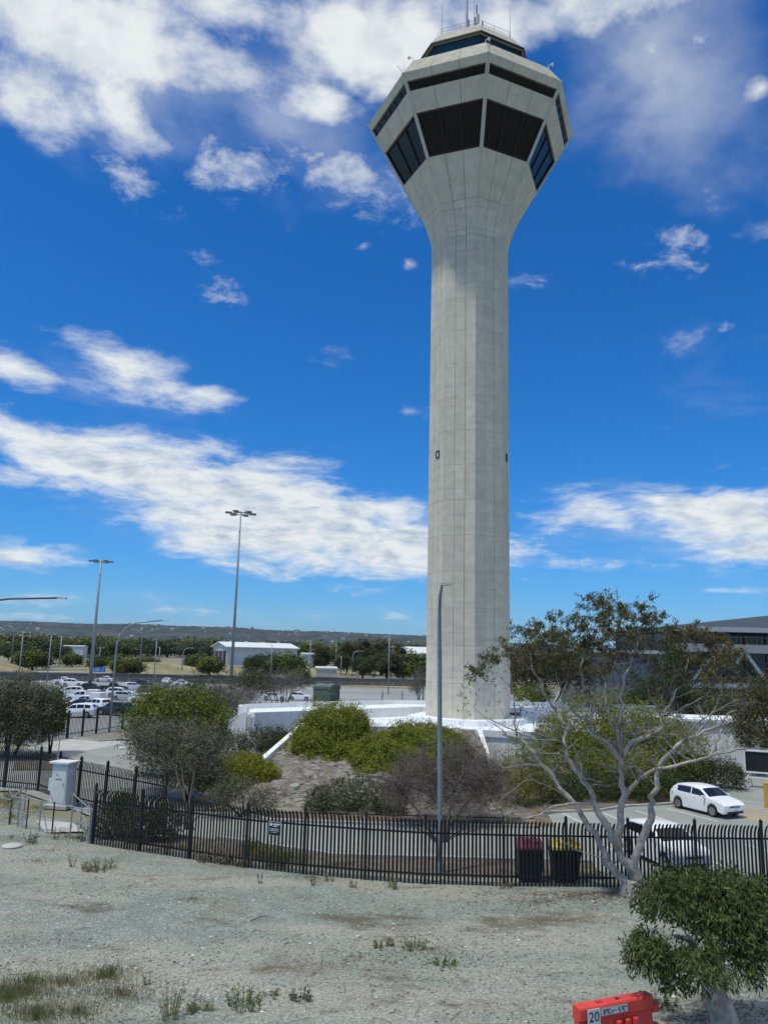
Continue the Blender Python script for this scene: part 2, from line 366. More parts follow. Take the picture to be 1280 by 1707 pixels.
far_ground = pm('far_ground', (.20, .185, .12), (.27, .24, .16), scale=.02, rough=1, stain=((.10, .12, .06), .012, .012, .9))
sheet('terrain', [(-12000, -300), (12000, -300), (12000, 14000), (-12000, 14000)], -.10, far_ground)

# gravel yard: gently uneven grid in front of the fence
FLINE = [G(40, 1391), G(150, 1408), G(313, 1433), G(408, 1448), G(505, 1458), G(608, 1467), G(708, 1474), G(840, 1478), G(1050, 1480), G(1275, 1482)]
def fence_y(x):
    P = FLINE
    if x <= P[0].x: return P[0].y + (P[0].x - x) * .42
    for a, b in zip(P, P[1:]):
        if x <= b.x: return a.y + (b.y - a.y) * (x - a.x) / (b.x - a.x)
    return P[-1].y
def gz(x, y): return .05 * math.sin(x * .33 + 1) * math.sin(y * .41) + .025 * math.sin(x * 1.3 + y * .7) * math.sin(y * 1.1 - x * .4) + .03
me = bpy.data.meshes.new('gravel_yard'); V = []; Fc = []
NX, NY = 150, 90
for j in range(NY + 1):
    for i in range(NX + 1):
        x = -34 + 68 * i / NX; ye = fence_y(x) + (.9 if x > -11 else 3.0); y = 4 + (ye - 4) * j / NY
        V.append((x, y, gz(x, y) * min(1, (NY - j) / 8.0)))
for j in range(NY):
    for i in range(NX):
        a = j * (NX + 1) + i; Fc.append((a, a + 1, a + NX + 2, a + NX + 1))
me.from_pydata(V, [], Fc); me.materials.append(ground_mat()); me.shade_smooth()
tag(link(bpy.data.objects.new('gravel_yard', me)), kind='structure')

# roads and paved areas
sheet('car_park_ground', [G(60, 1243)[:2], G(118, 1231)[:2], (-24.0, 76.5), (-21.5, 88), (60, 90), (90, 150), (60, 176), (-90, 181), (-100, 150), (-60, 80)], -.030, asphalt_far)
sheet('driveway', [(-60, 50), (-27, 61), (-25.8, 67.2), (-19.6, 66.5), (-13, 56), (-10.4, 45), (-5, 37.4), (-6.5, 33.4), (-10.6, 35.0), (-19, 43.0), (-60, 46)], -.026, asphalt)
sheet('driveway_apron', [G(70, 1239)[:2], G(118, 1232)[:2], G(200, 1235)[:2], G(212, 1238)[:2], G(150, 1250)[:2], G(106, 1262)[:2]], -.022, conc_pale)
sheet('service_road', [(-10.4, 35.0), (-6.5, 33.5), (-1.5, 31.2), (8.2, 31.2), (8.2, 28.9), (14, 28.9), (40, 29.5), (60, 60), (30, 66), (21, 54), (18.6, 44.4), (13.5, 43.0), (8, 40.0), (7.4, 37.0), (-4.8, 37.0), (-10.0, 44.5)], -.018, asphalt)
sheet('garden_strip', [(-10.5, 33.9), (-10.5, 30.6), (2, 28.4), (8.2, 28.4), (8.2, 31.2), (-1.5, 31.2), (-6.5, 33.5)], -.014, soil)
sheet('planting_bed', [(-12, 58), (-13, 50), (-9.6, 43.5), (-4.5, 37.2), (8.2, 37.3), (8.5, 40.4), (13.5, 43.4), (18.6, 45), (20.5, 53), (26, 58), (30, 64), (20, 70), (-10, 66)], -.012, soil)
def kerb(pts, w_=.15, h=.13):
    m = MB()
    for a, b in zip(pts, pts[1:]):
        a, b = Vector(a[:2]), Vector(b[:2]); d = (b - a); L = d.length; c = (a + b) / 2
        m.box((c.x, c.y, h / 2 - .03), (L + .04, w_, h), math.atan2(d.y, d.x))
    return tag(m.build('kerb', kerb_m, bevel=.02), kind='structure')
kerb([(-10.4, 44.9), (-9.0, 42.3), (-7.6, 39.6), (-4.8, 37.15), (0, 36.9), (7.2, 37.1)])
kerb([(8.4, 40.5), G(1000, 1352), G(1045, 1345), G(1090, 1343), G(1118, 1341), (18.8, 45.2)])
kerb([(-6.5, 33.6), (-1.5, 31.25), (4, 31.2), (8.2, 31.2)])
kerb([G(30, 1262), G(65, 1259), G(92, 1264), G(103, 1273), G(96, 1283)])
kerb([G(120, 1231), G(165, 1236), G(205, 1233), G(235, 1236)])
sheet('island_soil', [G(30, 1262)[:2], G(65, 1259.6)[:2], G(92, 1264)[:2], G(102, 1273)[:2], G(95, 1284)[:2], G(20, 1284)[:2]], .02, soil)
sheet('verge', [G(120, 1231)[:2], G(165, 1235.4)[:2], G(205, 1232.6)[:2], G(250, 1236)[:2], (-15, 78), (-23.5, 78), (-24.2, 76)], .02, pm('mulch', (.17, .15, .13), (.26, .24, .21), scale=4, rough=1, bump=.02))
def stripe(a, b, w_, mat, z=-.012, name='bay_line'):
    a, b = Vector(a[:2]), Vector(b[:2]); d = (b - a).normalized(); n = Vector((-d.y, d.x)) * w_ / 2
    return sheet(name, [(a - n)[:], (b - n)[:], (b + n)[:], (a + n)[:]], z, mat)
for p, q in (((1111, 1348), (1197, 1369.5)), ((1059, 1351), (1132, 1374)), ((1007, 1356), (1062, 1379)), ((937, 1356), (985, 1378)), ((1183, 1434), (1285, 1476)), ((1222, 1333), (1278, 1340)), ((1240, 1407), (1300, 1425)), ((1010, 1412), (1045, 1424))):
    stripe(G(*p), G(*q), .11, line_w)
for k in range(5):
    stripe(G(1236, 1346 + k * 4.2), G(1290, 1349.5 + k * 5.0), .13, line_y, name='hatch_line')
stripe(G(1238, 1362), G(1290, 1369), .13, line_y, name='hatch_line')
ar = MB(); a0 = G(186, 1246); a1 = G(214, 1247)
ar.add([(a0.x, a0.y, -.010), (a0.x + 1.0, a0.y + .5, -.010), (a0.x + 1.0, a0.y + .15, -.010), (a1.x, a1.y + .15, -.010), (a1.x, a1.y - .15, -.010), (a0.x + 1.0, a0.y - .15, -.010), (a0.x + 1.0, a0.y - .5, -.010)], [(0, 1, 2, 3, 4, 5, 6)])
tag(ar.build('road_arrow', line_w), kind='structure')
for k in range(12):   # car park bays on the far side
    stripe((-62 + k * 5.2, 168), (-61 + k * 5.2, 173.4), .12, line_w, z=-.024)
    stripe((-50 + k * 4.2, 118 + k * .4), (-49 + k * 4.2, 123 + k * .4), .12, line_w, z=-.024)
sheet('dry_grass_strip', [G(570, 1143)[:2], G(590, 1138)[:2], G(712, 1140)[:2], G(712, 1148)[:2]], -.02, pm('dry_grass', (.30, .25, .13), (.36, .31, .19), scale=.5, rough=1))
sheet('far_road', [(-170, 232), (-20, 236), (60, 262), (60, 275), (-22, 246), (-170, 242)], -.02, pm('far_road_m', (.36, .36, .34), (.30, .3, .28), scale=.05, rough=.9))
sheet('far_dirt', [(-260, 246), (60, 280), (60, 420), (-300, 420)], -.03, pm('far_dirt_m', (.30, .25, .16), (.14, .15, .08), scale=.045, rough=1, lo=.42, hi=.58))

# hills on the horizon
def hill_h(x, y):
    t = (y - 5200) / 1800.0
    crest = np.interp(x, [-6000, -3500, -1300, 330, 1000, 1800, 6000], [195, 215, 208, 168, 140, 100, 80])
    base = max(0, min(1, t)); base = base * base * (3 - 2 * base)
    n = math.sin(x * .0031 + y * .002) * .10 + math.sin(x * .0073 - y * .0041 + 2) * .07 + math.sin(x * .0017 + 1.3) * .06
    return crest * base * (1 + n * (1 - .75 * base)) + (random.random() - .5) * 13 * base
me = bpy.data.meshes.new('hills'); V = []; Fc = []; NX, NY = 900, 40
for j in range(NY + 1):
    for i in range(NX + 1):
        x = -6500 + 13000 * i / NX; y = 5200 + 2600 * j / NY
        V.append((x, y, hill_h(x, y)))
for j in range(NY):
    for i in range(NX):
        a = j * (NX + 1) + i; Fc.append((a, a + 1, a + NX + 2, a + NX + 1))
hill_m = pm('hill_bush', (.010, .018, .013), (.050, .060, .040), scale=.012, rough=1, stain=((.10, .10, .07), .004, .010, .7), lo=.42, hi=.60)
me.from_pydata(V, [], Fc); me.materials.append(hill_m)
tag(link(bpy.data.objects.new('hills', me)), kind='structure')

# ------------------------------------------------------------------ control tower
TX, TY, TH0 = 7.5, 67.0, rad(8.6)
tc_dir = Vector((-TX, -TY)).normalized(); rt_dir = Vector((-tc_dir.y, tc_dir.x))
if rt_dir.x < 0: rt_dir = -rt_dir
def tv(k, r, h):
    a = TH0 + rad(45) * k
    p = (tc_dir * math.cos(a) + rt_dir * math.sin(a)) * r
    return Vector((p.x, p.y, h))          # relative to the axis foot
tower = empty('control_tower', (TX, TY, 0))
tag(tower, 'tall octagonal concrete control tower with flared head, dark windows and glazed cab', 'control tower')
def face_pt(k, u, r, h): return tv(k, r, h).lerp(tv(k + 1, r, h), u)
def face_n(k, r0, h0, r1, h1):
    a, b, c = tv(k, r0, h0), tv(k + 1, r0, h0), tv(k, r1, h1)
    n = (b - a).cross(c - a).normalized()
    m = Vector(((a + b).x, (a + b).y, 0))
    return n if n.dot(m) > 0 else -n
def slab(mb, k, u0, u1, r0, h0, r1, h1, gu=.012, gh=.012, out=0.0, th=.08):
    """flat piece on face k between fractions u0..u1 and levels 0..1 with a joint all round"""
    n = face_n(k, r0, h0, r1, h1)
    L = (tv(k, r0, h0) - tv(k + 1, r0, h0)).length; L1 = (tv(k, r1, h1) - tv(k + 1, r1, h1)).length
    H = math.hypot(r1 - r0, h1 - h0); t = gh / H
    def P(u, s, du, v):
        r = r0 + (r1 - r0) * v; h = h0 + (h1 - h0) * v; l = L + (L1 - L) * v
        return face_pt(k, u + s * du / l, r, h)
    A = [P(u0, 1, gu, t), P(u1, -1, gu, t), P(u1, -1, gu, 1 - t), P(u0, 1, gu, 1 - t)]
    mb.hexa([p + n * out for p in A], [p + n * (out - th) for p in A]); return mb
def core(prof, name, mat, parent=None):
    m = MB(); n = len(prof)
    for (r, h) in prof: m.v += [tuple(tv(k, r, h)) for k in range(8)]
    for i in range(n - 1):
        for k in range(8): m.f.append((i * 8 + k, i * 8 + (k + 1) % 8, (i + 1) * 8 + (k + 1) % 8, (i + 1) * 8 + k))
    m.f.append(tuple(range(8))[::-1]); m.f.append(tuple((n - 1) * 8 + k for k in range(8)))
    return m.build(name, mat, parent or tower)
RS = 3.60
shaft = core([(RS - .07, 0), (RS - .07, 45.0)], 'shaft', joint)
LIFT = [2.35 + i * 3.0464 for i in range(15)]
for k in range(-3, 3 + 1):       # seven faces, each lift of each face is three cast strips
    if k in (-3, 3): continue
    for a, b in zip(LIFT, LIFT[1:]):
        for j in range(3):
            slab(MB(), k, j / 3, (j + 1) / 3, RS, a, RS, b, gu=.018 if j else .006, gh=.008).build('panel', concrete, shaft)
    # vertical strips have tighter joints at the corners
m = MB()
for k in (3, 4, 5):
    for a, b in zip(LIFT, LIFT[1:]):
        for j in range(3): slab(m, k, j / 3, (j + 1) / 3, RS, a, RS, b, gu=.018, gh=.007)
tag(m.build('rear_panels', concrete, shaft), kind='stuff')
def hatch(k, u, h):
    m = MB(); n = face_n(k, RS, 0, RS, 1); c = face_pt(k, u, RS, h)
    t = (tv(k + 1, RS, 0) - tv(k, RS, 0)).normalized(); R = Matrix((t, n, Vector((0, 0, 1)))).transposed()
    for (dx_, dz_, sx, sz) in ((-.26, 0, .07, .62), (.26, 0, .07, .62), (0, .28, .58, .07), (0, -.28, .58, .07)):
        m.box(c + R @ Vector((dx_, .03, dz_)), (sx, .1, sz), rot=R)
    f = m.build('inspection_hatch', win_frame, tower)
    MB().box(c + R @ Vector((0, .012, 0)), (.44, .03, .48), rot=R).build('hatch_door', concrete_rib, f)
hatch(-2, .60, 24.9); hatch(1, .55, 24.9)
# head
def HR(h): return 6.64 + .555 * (h - 51.9)
HB, HT = 48.0, 57.95
neck = [(RS, 45.0), (3.66, 45.5), (3.79, 46.0), (3.98, 46.6), (4.21, 47.3), (HR(HB), HB)]
off = .07
prof = [(r - off, h) for r, h in neck] + [(HR(51.55) - off, 51.55), (HR(51.6) - .42, 51.6), (HR(54.9) - .42, 54.9), (HR(54.95) - off, 54.95), (HR(56.55) - off, 56.55), (HR(56.6) - .42, 56.6), (HR(57.28) - .42, 57.28), (HR(57.32) - off, 57.32), (HR(HT) - off, HT), (8.54, 60.08), (6.0, 60.12)]
head = core(prof, 'head', joint)
for k in range(8):
    for (r0, h0), (r1, h1) in list(zip(neck, neck[1:])):
        for j in range(3): slab(MB(), k, j / 3, (j + 1) / 3, r0, h0, r1, h1, gu=.016, gh=.004 if h1 not in (45.5, HB) else .014).build('neck_panel', concrete_hd, head)
    for a, b in ((HB, 51.58), (54.93, 56.58), (57.3, HT)):
        for j in range(3): slab(MB(), k, j / 3, (j + 1) / 3, HR(a), a, HR(b), b, gu=.02, gh=.012).build('head_panel', concrete_hd, head)
    for j in range(3): slab(MB(), k, j / 3, (j + 1) / 3, HR(HT), HT, 8.62, 60.1, gu=.016, gh=.012).build('coping_panel', coping_c, head)
    # corner rib
    m = MB()
    for side in (0, 1):
        kk = k if side == 0 else k - 1
        a, b = 51.4, HT + .02
        w0 = .16
        n = face_n(kk, HR(a), a, HR(b), b)
        def Q(h, e):
            v0 = tv(k, HR(h), h); o_ = tv(kk + 1, HR(h), h) if side == 0 else tv(kk, HR(h), h)
            return v0 + (o_ - v0).normalized() * e
        A = [Q(a, 0), Q(a, w0), Q(b, w0), Q(b, 0)]
        m.hexa([p + n * .05 for p in A], [p - n * .40 for p in A])
    m.build('corner_rib', concrete_rib, head)
    # big windows: three panes with black frames
    for j in range(3):
        w_ = slab(MB(), k, .035 + j * .31, .035 + (j + 1) * .31, HR(51.6), 51.6, HR(54.92), 54.92, gu=.02, gh=.03, out=-.20, th=.05).build('window_pane', win_dark, head)
    m = MB()
    for u in (.03, .345, .655, .97): slab(m, k, u - .011, u + .011, HR(51.6), 51.6, HR(54.92), 54.92, gu=0, gh=.0, out=-.10, th=.16)
    m2 = MB(); slab(m2, k, .03, .97, HR(51.6), 51.6, HR(51.76), 51.76, gu=0, gh=0, out=-.12, th=.14)
    m3 = MB(); slab(m3, k, .03, .97, HR(54.76), 54.76, HR(54.92), 54.92, gu=0, gh=0, out=-.12, th=.14)
    m.v, m.f = m.v, m.f
    m.add(m2.v, m2.f); m.add(m3.v, m3.f); m.build('window_frame', win_frame, head)
    for j in range(6):
        slab(MB(), k, .035 + j * .155, .035 + (j + 1) * .155, HR(56.58), 56.58, HR(57.3), 57.3, gu=.012, gh=.01, out=-.16, th=.05).build('slot_pane', win_dark, head)
    m = MB()
    for j in range(7): slab(m, k, .035 + j * .155 - .006, .035 + j * .155 + .006, HR(56.58), 56.58, HR(57.3), 57.3, gu=0, gh=0, out=-.11, th=.10)
    tag(m.build('slot_frame', win_frame, head), kind='stuff')
# coping lip, cab
cab = core([(6.9, 59.9), (4.95, 60.0), (5.75, 63.45)], 'cab_wall', joint)
for k in range(8):
    for j in range(2): slab(MB(), k, j / 2, (j + 1) / 2, 5.12, 60.5, 5.80, 63.5, gu=.02, gh=.02, out=.02, th=.06).build('cab_pane', cab_glass, cab)
    m = MB(); m.tube([tv(k, 5.1, 60.3), tv(k, 5.84, 63.5)], .07, 6); m.build('cab_mullion', win_frame, cab)
roof = core([(5.7, 63.42), (6.08, 63.45), (6.10, 63.62), (4.78, 65.45), (4.6, 65.5)], 'cab_roof', coping_c)
m = MB()
for k in range(8): slab(m, k, 0, 1, 6.12, 63.40, 6.14, 63.60, gu=0, gh=0, out=.012, th=.05)
m.build('eave_trim', win_frame, roof)
m = MB(); R_ = 4.55
for z in (65.85, 66.2): m.tube([tv(k % 8, R_, z) for k in range(9)], .018, 5, cap=False)
rail = m.build('handrail', galv, roof)
for k in range(8):
    for u in (0, .5): MB().tube([face_pt(k, u, R_, 65.4), face_pt(k, u, R_, 66.22)], .02, 5).build('handrail_post', galv, rail)
def whip(p, L, r=.03, parent=roof): return MB().tube([p, p + Vector((0, 0, L * .3)), p + Vector((0, 0, L))], [r * 1.4, r, r * .6], 6).build('whip_antenna', galv, parent)
whip(tv(-1, 4.6, 65.4), 3.6); whip(tv(1, 4.6, 65.4), 3.7); whip(tv(-2, 6.6, 60.6), 4.2); whip(tv(2, 4.4, 65.4), 1.2); whip(tv(0, 2.0, 65.4), 6.4)
m = MB(); c = Vector((-.55, -1.2, 65.4)); m.tube([c, c + Vector((0, 0, 7.6))], .13, 8)
mast = m.build('roof_mast', galv, roof)
m = MB(); m.tube([c + Vector((-.45, 0, 7.2)), c + Vector((.45, 0, 7.2))], .04, 5); m.box(c + Vector((-.4, 0, 7.4)), (.22, .22, .5)); m.box(c + Vector((.38, 0, 7.3)), (.16, .16, .34)); m.box(c + Vector((0, 0, 2.2)), (.34, .34, 1.0)); m.build('mast_fittings', pm('grey_plastic', (.2, .21, .22), rough=.6), mast)
m = MB(); c = tv(0, 3.6, 65.4); m.tube([c, c + Vector((0, 0, 3.3))], .06, 6); am = m.build('antenna_cluster', galv, roof)
m = MB()
for dx_, h in ((-.75, 1.6), (.55, 1.5), (0, 3.2), (.18, 2.2), (-.15, 1.9)):
    m.tube([c + Vector((dx_, 0, h - .9)), c + Vector((dx_, 0, h))], .085, 6); m.tube([c + Vector((0, 0, h - 1.1)), c + Vector((dx_, 0, h - .8))], .04, 5)
m.build('antenna_panels', pm('grey_plastic', (.2, .21, .22)), am)
for k in range(8):      # lightning spikes on the head corners
    p = tv(k, HR(HT) - .03, HT); q = tv(k, HR(HT) + .75, HT + .28); MB().tube([p, q], .022, 5).build('lightning_spike', galv, head)
def cctv(p, d, name='security_camera'):
    m = MB(); m.tube([p, p + Vector((0, 0, .35)), p + Vector((0, 0, .45)) + d * .28], .03, 6); m.lathe([(.02, .2), (.11, .18), (.12, .06), (.10, -.04), (.02, -.12)], p + Vector((0, 0, .32)) + d * .34, 10)
    m.build(name, pm('camera_white', (.7, .72, .73), rough=.4), head)
cctv(tv(0, 8.55, 60.05), rt_dir.to_3d() * .9); cctv(tv(1, 8.7, 59.95), rt_dir.to_3d()); cctv(tv(-1, 8.7, 59.95), -rt_dir.to_3d())

# ------------------------------------------------------------------ podium building at the foot of the tower
pod = empty('podium_building', (0, 0, 0)); tag(pod, 'low white flat-roofed podium building around the foot of the control tower', 'building')
Bpoly = [(-4.9, 58.7), (1.3, 60.3), (4.7, 60.3), (10.5, 58.5), (16.5, 60.0), (18.6, 66), (18.0, 77), (4, 79), (-2, 72), (-1, 66)]
MB().prism(Bpoly, -.2, 2.08).build('lower_wall', white_paint, pod)
MB().prism(Bpoly, 2.081, 2.2).build('lower_roof', white_roof, pod)
def band(poly, idx, z0, z1, th, name, mat):
    m = MB()
    for a, b in zip(idx, idx[1:]):
        p, q = Vector(poly[a]), Vector(poly[b]); d = (q - p).normalized(); n = Vector((d.y, -d.x)) * th
        m.hexa([(p.x, p.y, z0), (q.x, q.y, z0), (q.x, q.y, z1), (p.x, p.y, z1)], [(p.x + n.x, p.y + n.y, z0), (q.x + n.x, q.y + n.y, z0), (q.x + n.x, q.y + n.y, z1), (p.x + n.x, p.y + n.y, z1)])
    return m.build(name, mat, pod)
band(Bpoly, [0, 1, 2, 3, 4], 1.75, 2.23, .12, 'fascia', white_paint)
# plinth round the shaft
m = MB(); m.v = [tuple(tv(k, r, z) + Vector((TX, TY, 0))) for z, r in ((2.2, 5.2), (2.62, 5.1)) for k in range(8)]
m.f = [tuple(range(8))[::-1], tuple(range(8, 16))] + [(k, (k + 1) % 8, 8 + (k + 1) % 8, 8 + k) for k in range(8)]
m.build('plinth', white_roof, pod)
# left wing: roof slab with a rounded end and parapet
arc = [Vector((-8.6, 63.4)) + Vector((math.cos(t), math.sin(t))) * 2.6 for t in np.linspace(rad(232), rad(120), 9)]
Apoly = [(-9.6, 60.9), (3.9, 72.4), (8.0, 73.0), (13.0, 73.5), (13.0, 76.0), (8.0, 76.6), (1.5, 75.5)] + [(-7.5, 68.0)] + [tuple(p) for p in arc[::-1]]
MB().prism(Apoly, 2.55, 2.95).build('wing_roof', white_roof, pod)
inner = [(-9.1, 61.6)] + [(x * .985 - .05, y) for x, y in [(0.6, 70.4), (2.6, 71.7), (1.0, 74.6), (-7.2, 67.2)]]
MB().prism([(-8.8, 62.6), (-3.4, 67.2), (-4.6, 69.0), (-7.2, 67.0), (-9.5, 64.4)], -.2, 2.549).build('wing_wall', pm('shaded_interior', (.10, .10, .10), (.16, .16, .16), scale=1), pod)  # solid dark block, its colour stands in for shade in the open garage
# front fascia of the wing
p, q = Vector((-9.6, 60.9)), Vector((3.9, 72.4)); d = (q - p).normalized(); n = Vector((d.y, -d.x)) * .16
MB().hexa([(p.x, p.y, 1.35), (q.x, q.y, 1.75), (q.x, q.y, 2.97), (p.x, p.y, 2.97)], [(p.x + n.x, p.y + n.y, 1.35), (q.x + n.x, q.y + n.y, 1.75), (q.x + n.x, q.y + n.y, 2.97), (p.x + n.x, p.y + n.y, 2.97)]).build('wing_fascia', white_paint, pod)
m = MB(); par = [Vector(p) for p in arc] + [Vector((-7.5, 68.0)), Vector((1.5, 75.5)), Vector((8.0, 76.6)), Vector((12.4, 76.0))]
for a, b in zip(par, par[1:]):
    d = (b - a).normalized(); n = Vector((-d.y, d.x)) * -.0; t = Vector((d.y, -d.x)) * .22; e = d * .02
    a_, b_ = a - e, b + e
    m.hexa([(a_.x, a_.y, 2.951), (b_.x, b_.y, 2.951), (b_.x, b_.y, 3.32), (a_.x, a_.y, 3.32)], [(a_.x + t.x, a_.y + t.y, 2.951), (b_.x + t.x, b_.y + t.y, 2.951), (b_.x + t.x, b_.y + t.y, 3.32), (a_.x + t.x, a_.y + t.y, 3.32)])
m.build('parapet', white_paint, pod)
# sloping end wall at the far left of the wing
a, b = Vector((-10.2, 61.3)), Vector((-12.0, 61.4))
MB().hexa([(a.x, a.y, -.2), (b.x, b.y, -.2), (b.x, b.y, 2.2), (a.x, a.y, 3.0)], [(a.x, a.y + .3, -.2), (b.x, b.y + .3, -.2), (b.x, b.y + .3, 2.2), (a.x, a.y + .3, 3.0)]).build('end_wall', white_paint, pod)
MB().box((-9.75, 61.35, 1.3), (.8, .5, 3.0), rad(10)).build('corner_pier', white_paint, pod)
MB().box((-12.4, 62.5, .55), (3.6, .25, 1.5), rad(15)).build('yard_wall', white_paint, pod)
MB().box((-9.45, 60.45, 2.62), (.12, .45, .12), rad(-30)).build('wall_camera', pm('camera_white', (.7, .72, .73)), pod)
# right wing
Cpoly = [(13.2, 69.5), (19, 67.2), (24.6, 66.2), (27.4, 68.5), (27, 76), (18.8, 79), (13.05, 76)]
MB().prism(Cpoly, -.2, 2.6).build('wing_wall', white_paint, pod); MB().prism(Cpoly, 2.601, 2.95).build('wing_roof', white_roof, pod)
p1 = [Vector((11.5, 75.0)), Vector((13.0, 76.2)), Vector((18.8, 79.0)), Vector((26.6, 76.2))]
m = MB()
for a, b in zip(p1, p1[1:]):
    d = (b - a).normalized(); t = Vector((d.y, -d.x)) * .22
    m.hexa([(a.x, a.y, 2.1), (b.x, b.y, 2.1), (b.x, b.y, 3.34), (a.x, a.y, 3.34)], [(a.x + t.x, a.y + t.y, 2.1), (b.x + t.x, b.y + t.y, 2.1), (b.x + t.x, b.y + t.y, 3.34), (a.x + t.x, a.y + t.y, 3.34)])
m.build('parapet', white_paint, pod)
def wing_wall(a, za, b, zb, th=.35):
    a, b = Vector(a), Vector(b); d = (b - a).normalized(); n = Vector((-d.y, d.x)) * th / 2
    MB().hexa([(a.x - n.x, a.y - n.y, -.3), (b.x - n.x, b.y - n.y, -.3), (b.x - n.x, b.y - n.y, zb), (a.x - n.x, a.y - n.y, za)], [(a.x + n.x, a.y + n.y, -.3), (b.x + n.x, b.y + n.y, -.3), (b.x + n.x, b.y + n.y, zb), (a.x + n.x, a.y + n.y, za)]).build('sloping_wall', white_paint, pod, bevel=.02)
wing_wall((-5.6, 58.8), 2.45, (-7.0, 46.4), 1.22); wing_wall((7.45, 58.9), 2.3, (7.3, 52.8), 1.0)
# annexe seen through the gum branches
anx = empty('white_annexe', (27.5, 62.5, 0)); tag(anx, 'pale rendered annexe wall behind the gum branches at the right', 'building')
MB().box((0, 0, 1.5), (12, 5, 3.2), rad(-8)).build('wall', white_paint, anx); MB().box((0, 0, 3.2), (12.4, 5.4, .2), rad(-8)).build('roof', white_roof, anx)

# earth bank in front of the podium
me = bpy.data.meshes.new('earth_bank'); V = []; Fc = []; NX, NY = 150, 170
def bank_z(x, y):
    t = max(0, min(1, (y - 40.0) / 18.5)); z = 2.1 * t ** .85
    lx = -7.0 + (y - 46.4) * .113 if y > 46.4 else -7.4
    rx = 7.3
    e = max(0, min(1, (x - lx + .2) / (1.6 if y < 46.4 else .25))) * max(0, min(1, (rx - x) / (2.0 if y < 52.6 else .25)))
    lump = .16 * math.sin(x * 1.7 + y * .6) * math.sin(y * 1.3 - x) + .08 * math.sin(x * 4.1 + 1) * math.sin(y * 3.7) + .10 * abs(math.sin(x * 2.3 + y * 1.9 + math.sin(y * 2.1) * 1.3)) ** 3 + random.uniform(-.035, .035)
    return z * e + lump * min(1, t * 4) * e + .03
for j in range(NY + 1):
    for i in range(NX + 1):
        x = -9.2 + 16.8 * i / NX; y = 39.0 + 19.9 * j / NY; V.append((x, y, bank_z(x, y)))
for j in range(NY):
    for i in range(NX):
        a = j * (NX + 1) + i; Fc.append((a, a + 1, a + NX + 2, a + NX + 1))
bank_m = pm('bank_limestone', (.30, .275, .235), (.17, .148, .125), scale=1.3, rough=1, bump=.28, bscale=2.2, stain=((.075, .062, .05), 1.1, 1.1, 1.0))
me.from_pydata(V, [], Fc); me.materials.append(bank_m); me.shade_smooth(); tag(link(bpy.data.objects.new('earth_bank', me)), kind='structure')

# broken crust and loose slabs on the bank
def slab_rocks(n, name, mat):
    m = MB()
    for i in range(n):
        x = random.uniform(-6.6, 6.8); y = 40.2 + 12 * random.random() ** 1.2; r = random.uniform(.035, .15) * (1 if random.random() < .85 else 2.0); k = random.randint(5, 7); a0 = random.uniform(0, 6.28); z = bank_z(x, y); h = r * random.uniform(.2, .6)
        sl = (bank_z(x, y + .4) - bank_z(x, y - .4)) / .8; sl = max(-.3, min(.5, sl))
        ring = [(r * random.uniform(.65, 1.15) * math.cos(a0 + 6.283 * j / k) * 1.3, r * random.uniform(.65, 1.15) * math.sin(a0 + 6.283 * j / k)) for j in range(k)]
        V_ = [(x + p[0], y + p[1], z + p[1] * sl - .05) for p in ring] + [(x + p[0] * .86, y + p[1] * .86, z + p[1] * sl + h) for p in ring]
        m.add(V_, [tuple(range(k))[::-1], tuple(range(k, 2 * k))] + [(j, (j + 1) % k, k + (j + 1) % k, k + j) for j in range(k)])
    return tag(m.build(name, mat), kind='stuff')
slab_rocks(800, 'bank_rocks', pm('bank_rock', (.20, .175, .15), (.34, .315, .275), island=True, rough=1))
# ------------------------------------------------------------------ palisade fences
def pale_mesh(h=2.12, curve=.20, w_=.078):
    m = MB(); prof = [(0, 0), (0, h - .40), (-.015, h - .30), (-.06, h - .18), (-.13, h - .07), (-curve, h)]
    n = len(prof); t = .022
    for i, (y, z) in enumerate(prof):
        ww = w_ / 2 if i < n - 1 else .012
        m.v += [(-ww, y, z), (0, y - t, z), (ww, y, z), (0, y + .004, z)]
    for i in range(n - 1):
        for j in range(4): m.f.append((i * 4 + j, i * 4 + (j + 1) % 4, (i + 1) * 4 + (j + 1) % 4, (i + 1) * 4 + j))
    m.f += [(3, 2, 1, 0), tuple((n - 1) * 4 + j for j in range(4))]
    return m.mesh('pale', black_paint)
PALE = pale_mesh()
POST = MB().box((0, .02, 1.08), (.09, .08, 2.26)).add([(-.05, -.02, 2.21), (.05, -.02, 2.21), (.05, .06, 2.21), (-.05, .06, 2.21), (0, .02, 2.29)], [(0, 1, 4), (1, 2, 4), (2, 3, 4), (3, 0, 4)]).mesh('post', black_paint)
